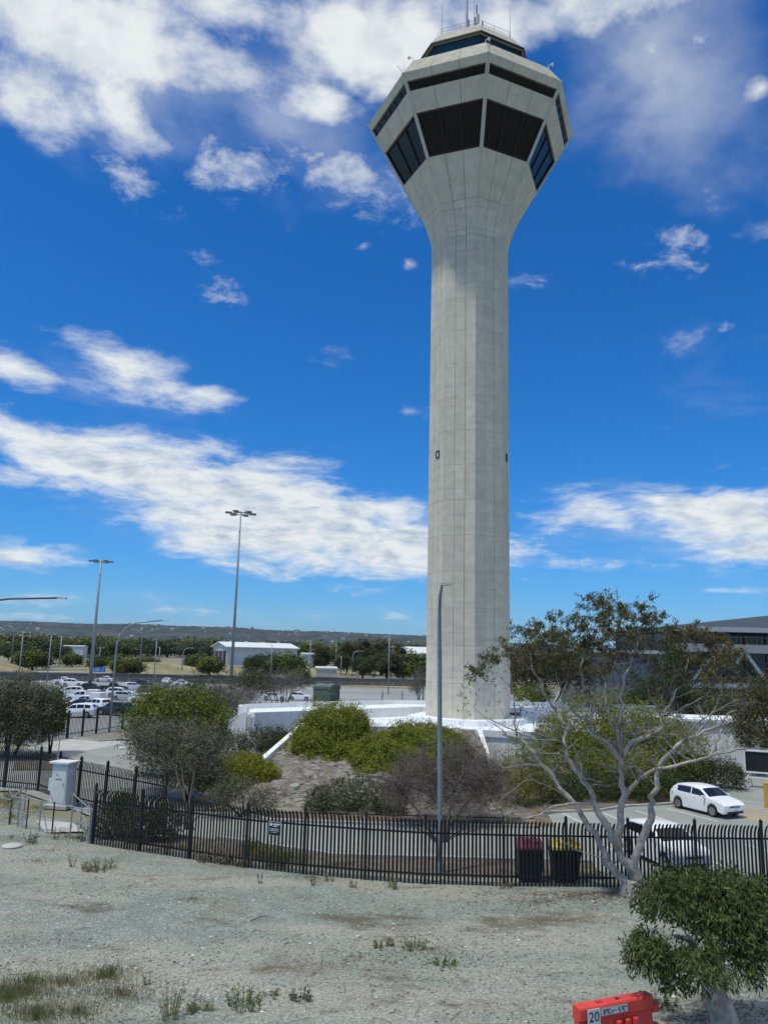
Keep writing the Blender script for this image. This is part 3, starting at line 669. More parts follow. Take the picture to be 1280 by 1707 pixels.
def fence(pts, label, step=.135, panel=2.4, post_at_ends=True, flip=False, zoff=.0, extra_post=1.0):
    pts = [Vector(p[:2]) for p in pts]
    root = empty('palisade_fence', (pts[0].x, pts[0].y, 0)); tag(root, label, 'fence')
    o0 = pts[0]
    for a, b in zip(pts, pts[1:]):
        d = b - a; L = d.length; ang = math.atan2(d.y, d.x) + (math.pi if flip else 0); d.normalize()
        npan = max(1, round(L / panel)); pl = L / npan
        for i in range(npan):
            s0 = a + d * (pl * i); po = obj('post', POST, root, (s0.x - o0.x, s0.y - o0.y, zoff + random.uniform(-.02, .02)), ang)
            po.scale = (extra_post, extra_post, 1)
            npale = round((pl - .12) / step)
            for j in range(npale):
                s = a + d * (pl * i + .06 + (j + .5) * (pl - .12) / npale)
                q = obj('pale', PALE, root, (s.x - o0.x, s.y - o0.y, zoff + random.uniform(-.012, .012)), ang)
                q.rotation_euler[1] = random.uniform(-.006, .006)
            c = s0 + d * pl / 2 - o0
            m = MB()
            nb = Vector((-d.y, d.x)) * (.035 * (-1 if flip else 1))
            for z in (.30, 1.62):
                MB().box((c.x + nb.x, c.y + nb.y, z + zoff), (pl, .04, .055), math.atan2(d.y, d.x)).build('rail', black_paint, root)
        e = b - o0
    obj('post', POST, root, (e.x, e.y, zoff), ang)
    return root
main = fence([G(152, 1408), G(313, 1433), G(408, 1448), G(505, 1458), G(608, 1467), G(708, 1474), G(840, 1478), G(1050, 1481), G(1275, 1483), (16.5, 28.6)], 'long black palisade fence with bent tops running along the gravel yard')
fB = fence([(-24.5, 45.4), (-18.13, 43.2), (-14.64, 39.7), (-9.3, 35.6)], 'black palisade fence behind the white equipment cabinet', extra_post=1.3)
fC = fence([(-30.5, 58.5), (-26.2, 67.4), (-24.3, 75.6)], 'black palisade fence between the driveway and the parked cars', extra_post=1.6, step=.2)
fD = fence([(-24.3, 75.9), (-20.5, 87), (-6, 88.6), (5, 90)], 'black picket fence line just behind the podium roof', step=.22, zoff=-.1)
# warning sign hung on the fence
sp = G(455, 1452.5); sg = empty('warning_sign', (sp.x, sp.y - .06, 1.42), math.atan2(FLINE[4].y - FLINE[3].y, FLINE[4].x - FLINE[3].x))
tag(sg, 'small black warning sign with white header fixed to the palisade fence', 'sign')
sb = pm('sign_black', (.02, .02, .022), rough=.5); sw = pm('sign_white', (.75, .75, .75), rough=.5)
MB().box((0, 0, 0), (.47, .012, .47)).build('border', sw, sg); MB().box((0, -.008, 0), (.44, .012, .44)).build('plate', sb, sg)
m = MB(); m.lathe([(.01, -.020), (.055, -.020), (.055, -.012)], (-.14, 0, .14), 14, 'Y'); m.build('emblem', sw, sg)
m = MB(); m.box((.07, -.016, .15), (.25, .006, .05)); m.box((.02, -.016, .085), (.16, .006, .028))
for z, l in ((0, .34), (-.035, .30), (-.07, .36), (-.12, .22)): m.box((-.01, -.016, z), (l, .006, .010))
tag(m.build('lettering', sw, sg), kind='stuff')

# ------------------------------------------------------------------ lamps and masts
def street_lamp(base, H, r0, r1, arm, rise, label, dirx=1.0, diry=0.0, mat=None, name='street_lamp', head=.55, curve=True, group=None, sect=8):
    root = empty(name, base); tag(root, label, 'street lamp', group)
    mat = mat or pole_grey; d = Vector((dirx, diry, 0)).normalized()
    if curve and arm > 0:
        pts = [Vector((0, 0, -.1)), Vector((0, 0, H - rise))]; n = 7; rx = arm * .55
        for i in range(1, n + 1):
            t = rad(90) * i / n; pts.append(d * (rx * (1 - math.cos(t))) + Vector((0, 0, H - rise + rise * .92 * math.sin(t))))
        pts.append(d * arm + Vector((0, 0, H)))
        rs = [r0, r0 + (r1 - r0) * .6] + [r0 + (r1 - r0) * (.6 + .4 * i / (n + 1)) for i in range(1, n + 2)]
    else:
        pts = [Vector((0, 0, -.1)), Vector((0, 0, H))]; rs = [r0, r1]
    MB().tube(pts, rs, sect).build('pole', mat, root, smooth=True)
    if head:
        e = pts[-1]; R = Matrix((d, Vector((-d.y, d.x, 0)), Vector((0, 0, 1)))).transposed()
        MB().hexa([e + R @ Vector(p) for p in ((-.05, -.13, -.05), (head, -.16, -.04), (head, .16, -.04), (-.05, .13, -.05))], [e + R @ Vector(p) for p in ((-.05, -.08, .06), (head, -.07, .03), (head, .07, .03), (-.05, .08, .06))]).build('lamp_head', pm('lamp_grey', (.30, .31, .32), rough=.5), root)
    return root
lb = G(733, 1455)
root = empty('street_lamp', lb); tag(root, 'tall grey street lamp with small head rising in front of the control tower', 'street lamp')
tp = at(737, 974, lb.y - 1.2) - lb; md = at(732.5, 1050, lb.y) - lb
MB().tube([(0, 0, -.1), (0, 0, 1.2), md, md.lerp(tp, .3) + Vector((-.02, .1, .12)), md.lerp(tp, .65) + Vector((-.02, .22, .22)), tp], [.100, .097, .080, .070, .060, .045], 10).build('pole', pole_grey, root, smooth=True)
MB().tube([(0, 0, -.05), (0, 0, .35)], [.17, .16], 10).build('base_collar', pole_grey, root)
MB().hexa([tp + Vector(p) for p in ((-.08, .1, -.05), (.14, -.5, -.06), (.34, -.42, -.06), (.08, .15, -.05))], [tp + Vector(p) for p in ((-.06, .08, .05), (.16, -.44, .03), (.30, -.38, .03), (.06, .12, .05))]).build('lamp_head', pm('lamp_grey', (.3, .31, .32)), root)
# curved lamps at the left
def lamp_px(bx, by, tx, ty, label, **kw):
    b = G(bx, by); H = (at(tx, ty, b.y)).z
    return street_lamp(b, H, kw.pop('r0', .09), kw.pop('r1', .05), kw.pop('arm', 0), kw.pop('rise', 0), label, **kw)
b = G(182, 1222); street_lamp(b, at(255, 1034, b.y).z, .12, .06, 4.0, 2.6, 'grey street lamp with a long curved arm above the palisade fence and parked cars', head=.6)
b = Vector((-21.9, 41.5, 0)); tz = at(60, 996, 41.5).z
street_lamp(b, tz, .10, .05, at(98, 996, 41.5).x - b.x, 1.1, 'dark curved street lamp arm reaching in at the left edge below the clouds', head=.4, mat=pm('pole_dark', (.10, .11, .12), rough=.5))
def high_mast(bx, by, tx, ty, label, nl=6, r0=.42):
    b = G(bx, by); H = at(tx, ty, b.y).z; root = empty('high_mast_light', b); tag(root, label, 'light mast')
    MB().tube([(0, 0, -.2), (0, 0, H * .5), (0, 0, H)], [r0, r0 * .72, r0 * .42], 12).build('mast', pole_grey, root, smooth=True)
    s = H / 32.
    m = MB(); m.tube([(math.cos(t) * 1.5 * s, math.sin(t) * 1.5 * s, H - .5 * s) for t in np.linspace(0, 2 * math.pi, 13)], .09 * s, 5)
    for k in range(4): m.tube([(0, 0, H - .3 * s), (math.cos(k * 1.571) * 1.5 * s, math.sin(k * 1.571) * 1.5 * s, H - .5 * s)], .07 * s, 5)
    m.build('head_ring', pole_grey, root)
    for k in range(nl):
        t = 2 * math.pi * k / nl + .3; c = Vector((math.cos(t) * 2.3 * s, math.sin(t) * 2.3 * s, H - .45 * s))
        f = MB().box(c, (1.25 * s, .8 * s, .30 * s), t); f.tube([(math.cos(t) * 1.4 * s, math.sin(t) * 1.4 * s, H - .5 * s), c], .06 * s, 5)
        f.build('floodlight', pm('flood_grey', (.16, .17, .18), rough=.5), root)
    return root
high_mast(385, 1137, 400, 852, 'taller light mast with a ring of floodlights standing before the white hangar')
high_mast(149, 1151, 166, 933, 'slimmer light mast with spread floodlights at the parked cars', r0=.36)
FAR = [(17, 1116, 20, 1044, 1, 'left curved lamp above the dry earth mound near the left edge'), (14, 1102, 15, 1077, 1, 'tiny curved lamp beyond the dry earth mound at far left'), (30, 1138, 37, 1059, 0, 'slim straight lamp pole standing at the left end of the dark wall'), (78, 1138, 86, 1058, 0, 'slim lamp pole with a small box halfway, left of the light mast'),
       (98, 1112, 101, 1061, 0, 'thin far lamp pole before the dark trees left of the light mast'), (165, 1107, 166, 1079, 0, 'short far pole between the light mast and the curved lamp'), (232, 1122, 236, 1050, 1, 'far curved lamp just right of the curved street lamp'), (256, 1138, 260, 1067, 0, 'slim lamp pole over the dark wall right of the curved lamp'), (264, 1116, 266, 1079, 0, 'short far lamp pole near the pale road on the left'), (303, 1122, 304, 1080, 1, 'far lamp pole with a side arm before the green field'),
       (451, 1132, 452, 1075, 0, 'lamp pole in front of the white hangar side wall'), (463, 1126, 465, 1089, 0, 'short lamp pole at the right end of the hangar'), (515, 1143, 517, 1068, 0, 'straight lamp pole left of the green shed on the far car park'), (559, 1122, 559, 1073, 0, 'far lamp pole over the small pale hut'), (568, 1127, 569, 1094, 0, 'short far lamp pole right of the pale hut'), (587, 1128, 588, 1085, 1, 'far lamp pole with an arm before the big dark trees'), (647, 1157, 649, 1061, 0, 'nearest straight lamp pole on the far car park left of the tower shaft'), (652, 1134, 653, 1084, 0, 'short lamp pole behind the nearest car park pole'), (685, 1130, 686, 1080, 1, 'lamp pole before the white warehouse beside the tower shaft')]
for bx, by, tx, ty, arm, lab in FAR:
    b = G(bx, by); k = max(1, b.y / 170)
    street_lamp(b, at(tx, ty, b.y).z, .13 * k, .085 * k, 1.6 * k if arm else 0, 1.4 * k, lab, dirx=1 if bx in (587, 303) else -1, head=.9 * k, group='far lamp poles', sect=6)

# ------------------------------------------------------------------ cars
paint = pm('car_paint', (1, 1, 1), objcol=True, rough=.35, spec=.4, coat=.35)
car_glass = pm('car_glass', (.012, .014, .016), (.02, .022, .024), scale=1, rough=.06, spec=.6)
tyre_m = pm('tyre', (.015, .015, .015), (.025, .025, .025), scale=9, rough=.9); rim_m = pm('rim', (.36, .37, .38), rough=.3, metal=.8)
blk = pm('black_plastic', (.015, .015, .016), rough=.55); red_l = pm('tail_lamp', (.35, .015, .012), rough=.15, coat=.5); head_l = pm('head_lamp', (.30, .32, .34), (.03, .032, .035), scale=14, rough=.12, coat=.6); plate_m = pm('number_plate', (.72, .72, .66), rough=.5)
# stations: x, z of hood/belt, z of top (== belt where there is no cabin), half width
CT = {
 'hatch': dict(st=[(2.13, .50, .50, .70), (2.10, .70, .70, .80), (1.98, .80, .80, .86), (1.6, .90, .90, .89), (1.08, .98, .99, .90), (.90, .99, 1.10, .90), (.36, 1.00, 1.43, .90), (-.3, 1.00, 1.49, .90), (-1.0, 1.01, 1.47, .90), (-1.45, 1.04, 1.41, .88), (-1.66, 1.05, 1.27, .87), (-1.86, 1.00, 1.02, .86), (-1.94, .82, .82, .84), (-1.97, .45, .45, .76)], wx=(1.31, -1.28), wr=.325, ws=(1.06, .38), rw=(-1.50, -1.84), side=((.78, -.20), (-.28, -1.30))),
 'sedan': dict(st=[(2.3, .42, .42, .66), (2.25, .60, .60, .78), (2.05, .70, .70, .86), (1.6, .80, .80, .90), (1.05, .90, .91, .91), (.8, .92, 1.04, .91), (.2, .93, 1.37, .90), (-.4, .94, 1.44, .90), (-1.0, .96, 1.36, .90), (-1.55, .98, 1.06, .89), (-1.75, .98, .985, .88), (-2.2, .94, .94, .84), (-2.28, .75, .75, .82), (-2.3, .45, .45, .74)], wx=(1.42, -1.36), wr=.33, ws=(1.05, .22), rw=(-1.05, -1.7), side=((.66, -.3), (-.38, -1.25))),
 'suv': dict(st=[(2.3, .5, .5, .70), (2.26, .80, .80, .82), (2.05, .93, .93, .88), (1.55, 1.02, 1.02, .92), (1.1, 1.08, 1.09, .93), (.9, 1.1, 1.2, .93), (.4, 1.11, 1.60, .92), (-.3, 1.12, 1.70, .92), (-1.3, 1.14, 1.68, .92), (-1.85, 1.16, 1.60, .91), (-2.0, 1.17, 1.45, .90), (-2.2, 1.12, 1.14, .88), (-2.28, .9, .9, .86), (-2.3, .55, .55, .8)], wx=(1.38, -1.36), wr=.37, ws=(1.1, .42), rw=(-1.88, -2.18), side=((.78, -.1), (-.18, -1.0), (-1.08, -1.75))),
 'ute': dict(st=[(2.6, .55, .55, .74), (2.55, .9, .9, .86), (2.3, 1.02, 1.02, .90), (1.8, 1.08, 1.08, .93), (1.3, 1.12, 1.13, .93), (1.1, 1.13, 1.22, .93), (.55, 1.14, 1.66, .92), (.1, 1.15, 1.76, .91), (-.55, 1.15, 1.74, .91), (-.72, 1.15, 1.60, .91), (-.85, 1.12, 1.13, .92), (-1.6, 1.12, 1.125, .93), (-2.5, 1.12, 1.12, .92), (-2.6, .6, .6, .88)], wx=(1.6, -1.5), wr=.38, ws=(1.3, .58), rw=(-.58, -.84), side=((.92, .15), (.07, -.55))),
}
def car_parts(kind):
    T = CT[kind]; st = T['st']; wr = T['wr']; gc = .24 if kind in ('suv', 'ute') else .17
    xs = set(s[0] for s in st)
    for wx in T['wx']:
        for k in range(-4, 5): xs.add(round(wx + (wr + .055) * math.sin(rad(22.5 * k)), 3))
    xs = sorted(xs, reverse=True); sx = [s[0] for s in st][::-1]
    def ip(x, c): return float(np.interp(x, sx, [s[c] for s in st][::-1]))
    def sec(x):
        zb, zt, hw = ip(x, 1), ip(x, 2), ip(x, 3)
        low = gc + (.14 * max(0, (abs(x) - st[0][0] + .35) / .35) if abs(x) > st[0][0] - .35 else 0)
        for wx in T['wx']:
            d = abs(x - wx); R = wr + .055
            if d < R: low = max(low, wr + math.sqrt(R * R - d * d))
        low = min(low, zb - .06); cab = max(0, zt - zb)
        tum = .93 if cab < .02 else .97 - .42 * cab * .75
        mid = low + (zb - low) * .55
        return [(0, max(low, gc)), (hw * .93, low), (hw * .99, low + .04), (hw, mid), (hw * .965, zb), (hw * tum, zt - .035 if cab > .05 else zb + .004), (hw * tum - .10, zt), (0, zt + .025)], (zb, zt, hw, tum)
    m = MB(); S = [sec(x)[0] for x in xs]; n = 14
    for x, s in zip(xs, S):
        ring = [(x, y, z) for y, z in s] + [(x, -y, z) for y, z in s[-2:0:-1]]
        m.v += ring
    for i in range(len(xs) - 1):
        for j in range(n): m.f.append((i * n + j, i * n + (j + 1) % n, (i + 1) * n + (j + 1) % n, (i + 1) * n + j))
    m.f += [tuple(range(n)), tuple((len(xs) - 1) * n + j for j in range(n))[::-1]]
    out = [('body', m.mesh('body', paint), None)]
    bm_ = out[0][1]; bm_.shade_smooth()
    try: bm_.set_sharp_from_angle(angle=rad(38))
    except Exception: pass
    def shell(x, f):           # point on the side glass surface, f 0 belt .. 1 roof edge
        s, (zb, zt, hw, tum) = sec(x); y = s[4][0] + (s[5][0] - s[4][0]) * f; z = s[4][1] + (s[5][1] - s[4][1]) * f
        return y, z
    for sgn in (1, -1):
        for (xa, xb) in T['side']:
            m = MB(); k = 5; P0 = []; P1 = []
            for i in range(k + 1):
                x = xa + (xb - xa) * i / k; y0, z0 = shell(x, .08); y1, z1 = shell(x, .86)
                P0.append((x, sgn * (y0 + .008), z0)); P1.append((x, sgn * (y1 + .008), z1))
            m.add(P0 + P1, [(i, i + 1, k + 2 + i, k + 1 + i) for i in range(k)])
            out.append(('side_window', m.mesh('side_window', car_glass), None))
    for name, (xa, xb) in (('windscreen', T['ws']), ('rear_window', T['rw'])):
        m = MB(); k = 4
        for i in range(k + 1):
            x = xa + (xb - xa) * (.06 + .86 * i / k); s, (zb, zt, hw, tum) = sec(x); y = s[6][0] - .01; zz = s[6][1]; c = s[7][1]
            m.v += [(x, y, zz + .012), (x, y * .5, (zz + c) / 2 + .016), (x, 0, c + .012), (x, -y * .5, (zz + c) / 2 + .016), (x, -y, zz + .012)]
        for i in range(k):
            for j in range(4): m.f.append((i * 5 + j, i * 5 + j + 1, i * 5 + j + 6, i * 5 + j + 5))
        out.append((name, m.mesh(name, car_glass), None))
    tw = .215
    for wx in T['wx']:
        for sgn in (1, -1):
            c = (wx, sgn * (st[4][3] - .105), wr)
            m = MB().lathe([(wr * .66, -tw / 2), (wr * .93, -tw / 2), (wr, -tw * .36), (wr, tw * .36), (wr * .93, tw / 2), (wr * .66, tw / 2)], c, 20, 'Y')
            out.append(('wheel', m.mesh('wheel', tyre_m), None))
            r = MB(); yo = sgn * tw / 2 * .96
            for q in range(5):
                a = 2 * math.pi * q / 5 + .3; R = Matrix.Rotation(a, 3, 'Y')
                r.box(Vector(c) + Vector((0, yo, 0)) + R @ Vector((wr * .34, 0, 0)), (wr * .60, .03, wr * .13), rot=R)
            r.lathe([(.055, -.02), (.055, .02)], (c[0], c[1] + yo, c[2]), 10, 'Y')
            r.lathe([(wr * .70, -.012), (wr * .62, -.018), (wr * .62, .0), (wr * .70, .012)], (c[0], c[1] + yo, c[2]), 20, 'Y')
            out.append(('rim', r.mesh('rim', rim_m), len(out) - 1))
    x0 = st[1][0]; zf = st[1][1]; hwf = st[1][3]
    for sgn in (1, -1):
        m = MB().hexa([(x0 + .03, sgn * hwf * .50, zf - .10), (x0 - .16, sgn * (hwf + .035), zf - .07), (x0 - .24, sgn * (hwf + .035), zf + .055), (x0 - .02, sgn * hwf * .55, zf + .0)], [(x0 - .1, sgn * hwf * .5, zf - .1), (x0 - .25, sgn * hwf * .85, zf - .07), (x0 - .3, sgn * hwf * .85, zf + .04), (x0 - .1, sgn * hwf * .55, zf - .02)])
        out.append(('headlight', m.mesh('headlight', head_l), None))
        xr = st[-3][0]; zr = st[-3][1]; hr = st[-3][3]
        m = MB().hexa([(xr - .075, sgn * hr * .62, zr - .26), (xr + .12, sgn * (hr + .03), zr - .24), (xr + .16, sgn * (hr + .03), zr - .06), (xr - .03, sgn * hr * .66, zr - .06)], [(xr + .1, sgn * hr * .6, zr - .26), (xr + .2, sgn * hr * .85, zr - .24), (xr + .2, sgn * hr * .85, zr - .06), (xr + .1, sgn * hr * .6, zr - .06)])
        out.append(('tail_light', m.mesh('tail_light', red_l), None))
        xm = T['side'][0][0] - .02; ym, zm = shell(xm, .12)
        m = MB().box((xm + .04, sgn * (ym + .11), zm + .02), (.12, .20, .13)); out.append(('mirror', m.mesh('mirror', paint), None))
        m = MB().box((T['side'][0][1] + .18, sgn * (st[6][3] * .985), st[6][1] - .13), (.2, .03, .03)); out.append(('door_handle', m.mesh('door_handle', paint), None))
    m = MB().box((st[0][0] - .02, 0, gc + .17), (.09, hwf * 1.5, .12)); out.append(('lower_grille', m.mesh('lower_grille', blk), None))
    m = MB().box((x0 + .012, 0, zf - .06), (.04, hwf * .95, .06)); out.append(('grille', m.mesh('grille', blk), None))
    m = MB().box((st[0][0] + .015, 0, gc + .30), (.03, .40, .11)); out.append(('number_plate', m.mesh('number_plate', plate_m), None))
    m = MB().box((st[-1][0] - .0, 0, gc + .45), (.03, .40, .11)); out.append(('number_plate', m.mesh('number_plate', plate_m), None))
    if kind == 'ute':
        m = MB().box((-1.70, 0, 1.128), (1.62, 1.45, .02)); out.append(('tray_floor', m.mesh('tray_floor', blk), None))
    return out
CARS = {k: car_parts(k) for k in CT}
WHITE, SILVER, DARK, GREY, GREEN = (.84, .845, .83), (.45, .47, .48), (.025, .026, .028), (.12, .125, .13), (.03, .045, .04)
def car(kind, loc, yaw, colour, label, group=None, skip=(), name='parked_car', z=-.012, scale=1.0):
    root = empty(name, (loc[0], loc[1], z), yaw); tag(root, label, 'car' if kind != 'ute' else 'pickup', group); made = []
    root.scale = (scale,) * 3
    for nm, me_, par in CARS[kind]:
        if nm in skip: made.append(None); continue
        o = obj(nm, me_, made[par] if par is not None else root); o.color = (*colour, 1); made.append(o)
    return root
golf = car('hatch', (17.0, 41.9), rad(-66), WHITE, 'white five-door hatchback parked beside the yellow hatching and hedge', z=-.016, scale=.88)
MB().lathe([(.03, -.012), (.065, -.008), (.065, .012)], (2.125, 0, .64), 12).build('badge', rim_m, golf)
bcar = car('hatch', (11.15, 31.7), rad(-76), WHITE, 'white hatchback nose-on behind the palisade fence next to the gum trunk', z=-.016, scale=.92)
GR = 'cars in the left car park'
LC = [('suv', 118, 1145, 8, WHITE, 'white wagon parked in front of a white pickup under the dark wall'), ('ute', 104, 1142, 20, WHITE, 'white pickup half hidden behind the white wagon at the car park edge'), ('hatch', 149, 1152, 0, DARK, 'charcoal hatchback alone in the lane left of the black pickup'), ('sedan', 172, 1137, 178, WHITE, 'white sedan below the blue road sign'),
      ('ute', 186, 1153, 10, DARK, 'black pickup just behind the curved lamp post'), ('hatch', 219, 1150, 20, WHITE, 'white hatchback right of the black pickup'), ('hatch', 238, 1145, 10, DARK, 'dark car farthest back at the right of the left car park'), ('suv', 196, 1163, 5, WHITE, 'white wagon right of the curved lamp pole in the middle row'), ('hatch', 205, 1168, 0, SILVER, 'silver hatchback in front of the white middle-row wagon'), ('hatch', 233, 1172, 200, WHITE, 'white car nose half hidden by the mixed green tree'), ('suv', 247, 1158, 12, GREY, 'grey wagon at the right end of the middle row'), ('sedan', 266, 1158, 0, SILVER, 'silver car behind the bare twigs at the right end'),
      ('suv', 112, 1161, 200, WHITE, 'white wagon farthest left in the near rows'), ('ute', 131, 1171, 190, WHITE, 'white pickup with a boxy white canopy on its tray'), ('hatch', 139, 1177, 170, WHITE, 'white hatchback in front of the canopy pickup'), ('sedan', 128, 1183, 175, DARK, 'dark sedan in the left near row'), ('suv', 154, 1186, 150, WHITE, 'white wagon with red tail lights in the near row'), ('suv', 186, 1193, 160, GREEN, 'dark green wagon nearest the palisade fence'), ('suv', 122, 1197, 185, WHITE, 'white wagon closest to the fence at the left tree'),
      ('sedan', 277, 1140, 90, WHITE, 'small white car out in the lane before the dark wall'), ('sedan', 303, 1144, 10, WHITE, 'white car beyond the crown of the mixed tree'), ('sedan', 455, 1168, 10, WHITE, 'white car behind the leafless grey shrub'), ('hatch', 498, 1168, 0, WHITE, 'white car roof showing left of the green shed')]
for kind, px, py, yaw, colr, lab in LC:
    g0 = G(px, py); c = car(kind, (g0.x, g0.y + .9), rad(yaw), colr, lab, GR, skip=('mirror', 'door_handle', 'number_plate', 'grille', 'badge'), z=-.03, scale=.9)
    if 'canopy' in lab:
        MB().box((-1.72, 0, 1.52), (1.75, 1.7, .82)).build('canopy', pm('canopy_white', (.75, .76, .76), rough=.4), c, bevel=.05)

# ------------------------------------------------------------------ street furniture and small objects near the fence
def bin_(px, py, wid, lid_col, label):
    b = G(px, py); root = empty('wheelie_bin', (b.x, b.y + .75, -.014)); tag(root, label, 'bin')
    bm = pm('bin_dark_green', (.010, .022, .022), (.014, .03, .028), scale=3, rough=.5); lm = pm('lid_' + label[:4], lid_col, tuple(c * .7 for c in lid_col), scale=3, rough=.45)
    w2 = wid / 2
    MB().hexa([(-w2 * .82, -.33, .12), (w2 * .82, -.33, .12), (w2 * .82, .33, .12), (-w2 * .82, .33, .12)], [(-w2, -.42, 1.08), (w2, -.42, 1.08), (w2, .40, 1.08), (-w2, .40, 1.08)]).build('body', bm, root, bevel=.03)
    MB().box((0, -.43, 1.07), (wid * 1.04, .05, .07)).build('rim', bm, root)
    m = MB(); k = 6
    for sx_ in (-w2 * 1.02, w2 * 1.02):
        m.v += [(sx_, -.46, 1.10), (sx_, -.44, 1.2), (sx_ * .96, -.25, 1.32), (sx_ * .95, .1, 1.38), (sx_ * .96, .42, 1.34), (sx_, .44, 1.10)]
    m.f += [(i, i + 1, k + i + 1, k + i) for i in range(k - 1)] + [(k - 1, 0, k, 2 * k - 1), tuple(range(k)), tuple(range(k, 2 * k))[::-1]]
    lid = m.build('lid', lm, root, bevel=.02)
    for sx_ in (-.5, 0, .5): MB().box((sx_ * w2, -.05, 1.372), (.05, .7, .03)).build('lid_rib', lm, lid)
    for sx_ in (-1, 1): MB().lathe([(.09, -.03), (.1, 0), (.09, .03)], (sx_ * w2 * .7, .3, .1), 12, 'Y').build('wheel', tyre_m, root)
    MB().tube([(-w2 * .8, .48, 1.05), (w2 * .8, .48, 1.05)], .02, 6).build('handle', bm, root)
bin_(889, 1479, .88, (.40, .07, .12), 'pink-lidded dark wheeled bin behind the palisade fence')
bin_(950, 1480, 1.0, (.62, .50, .10), 'yellow-lidded dark wheeled bin behind the fence, left of the gum trunk')

# red water-filled barrier with number plate
rb = pm('barrier_red', (.74, .075, .055), (.64, .06, .045), scale=2, rough=.45, spec=.4)
b0 = at(960, 1690, 16.2); b1 = at(1082, 1664, 16.9)
bar = empty('water_barrier', (b0.x, b0.y, 0), math.atan2(b1.y - b0.y, b1.x - b0.x)); tag(bar, 'red plastic water-filled barrier carrying a white 20 plate on the gravel', 'barrier')
BL = math.hypot(b1.x - b0.x, b1.y - b0.y); BH = 1.06
bprof = [(-.30, 0), (-.30, .12), (-.22, .30), (-.10, .55), (-.085, .80), (-.13, .83), (-.13, 1.025), (-.105, BH), (.105, BH), (.13, 1.025), (.13, .83), (.085, .80), (.10, .55), (.22, .30), (.30, .12), (.30, 0)]
m = MB(); n = len(bprof); stx = [0, .03, .10, BL - .10, BL - .03, BL]
for i, x in enumerate(stx):
    k = (.86, .96, 1, 1, .96, .86)[i]
    m.v += [(x, y * k, z) for y, z in bprof]
for i in range(len(stx) - 1):
    for j in range(n): m.f.append((i * n + j, i * n + (j + 1) % n, (i + 1) * n + (j + 1) % n, (i + 1) * n + j))
m.f += [tuple(range(n)), tuple((len(stx) - 1) * n + j for j in range(n))[::-1]]
m.build('shell', rb, bar, bevel=.012)
drk = pm('barrier_recess', (.42, .035, .03), rough=.6)
for fx in (.40, .62, .82): MB().box((BL * (.28 + fx * .55), -.135, .50), (.10, .12, .48)).build('rib', rb, bar, bevel=.02)
for fx in (.30, .78): MB().box((BL * fx, 0, BH + .001), (.16, .10, .012)).build('top_slot', drk, bar)
MB().lathe([(.05, -.006), (.05, .008)], (BL * .55, 0, BH), 12).build('filler_cap', pm('cap_dark', (.03, .03, .03)), bar)
for z in (.80, .42): MB().lathe([(.10, -.075), (.115, -.05), (.115, .05), (.10, .075)], (BL + .085, 0, z), 14).build('link_lug', rb, bar)
pl = MB().box((.30, -.155, .78), (.30, .012, .50)).build('number_board', pm('board_white', (.72, .73, .72), (.62, .63, .62), scale=6, rough=.5), bar, bevel=.01)
tm = obj('numeral', text_mesh('20', .25, pm('print_black', (.015, .015, .016), rough=.6)), pl, (.30, -.1625, .885)); tm.rotation_euler = (rad(90), 0, 0)
st_w = MB().box((.80, -.140, .935), (.62, .008, .145)).build('sticker', pm('sticker_white', (.7, .7, .68), rough=.5), bar)
m = MB()
for i in range(31):
    for z in (1.003, .868): m.box((.502 + i * .0198, -.1455, z), (.010, .003, .012))
for z, segs in ((.965, ((.53, .05), (.59, .08), (.68, .03), (.90, .04), (.97, .07), (1.05, .05))), (.935, ((.53, .07), (.62, .05), (.73, .05), (.80, .04), (.88, .06), (.98, .05))), (.902, ((.53, .06), (.64, .08), (.75, .03), (.91, .05), (1.0, .06)))):
    for x, l in segs: m.box((x + l / 2 - .005, -.1455, z), (l, .003, .02))
tag(m.build('sticker_print', pm('print_black', (.015, .015, .016)), st_w), kind='stuff')

# white equipment cabinet
c0 = G(96, 1347); cb = empty('equipment_cabinet', (c0.x, c0.y + .4, 0), rad(-14)); tag(cb, 'tall white equipment cabinet with flat cap beside the pipe rails', 'cabinet')
cw = pm('cabinet_white', (.74, .75, .74), (.64, .65, .64), scale=2, rough=.5)
MB().box((0, 0, 1.02), (.86, .7, 1.95)).build('body', cw, cb, bevel=.02); MB().box((0, 0, 2.05), (1.12, .95, .10)).build('cap', cw, cb, bevel=.015)
MB().box((0, 0, .03), (1.3, 1.1, .16)).build('plinth', conc_pale, cb)
dr = MB().box((.02, -.36, 1.05), (.72, .03, 1.65)).build('door', cw, cb, bevel=.01)
MB().box((.0, -.38, 1.30), (.34, .02, .022)).build('vent_slot', blk, dr); MB().box((-.1, -.38, 1.5), (.05, .03, .05)).build('lock', blk, dr); MB().box((.28, -.385, 1.05), (.03, .03, .14)).build('handle', galv, dr)
MB().tube([(-.50, .1, 0), (-.50, .1, 3.4)], .025, 6).build('aerial_pole', galv, cb); MB().box((-.52, -.05, 1.0), (.22, .4, .55)).build('side_box', cw, cb)
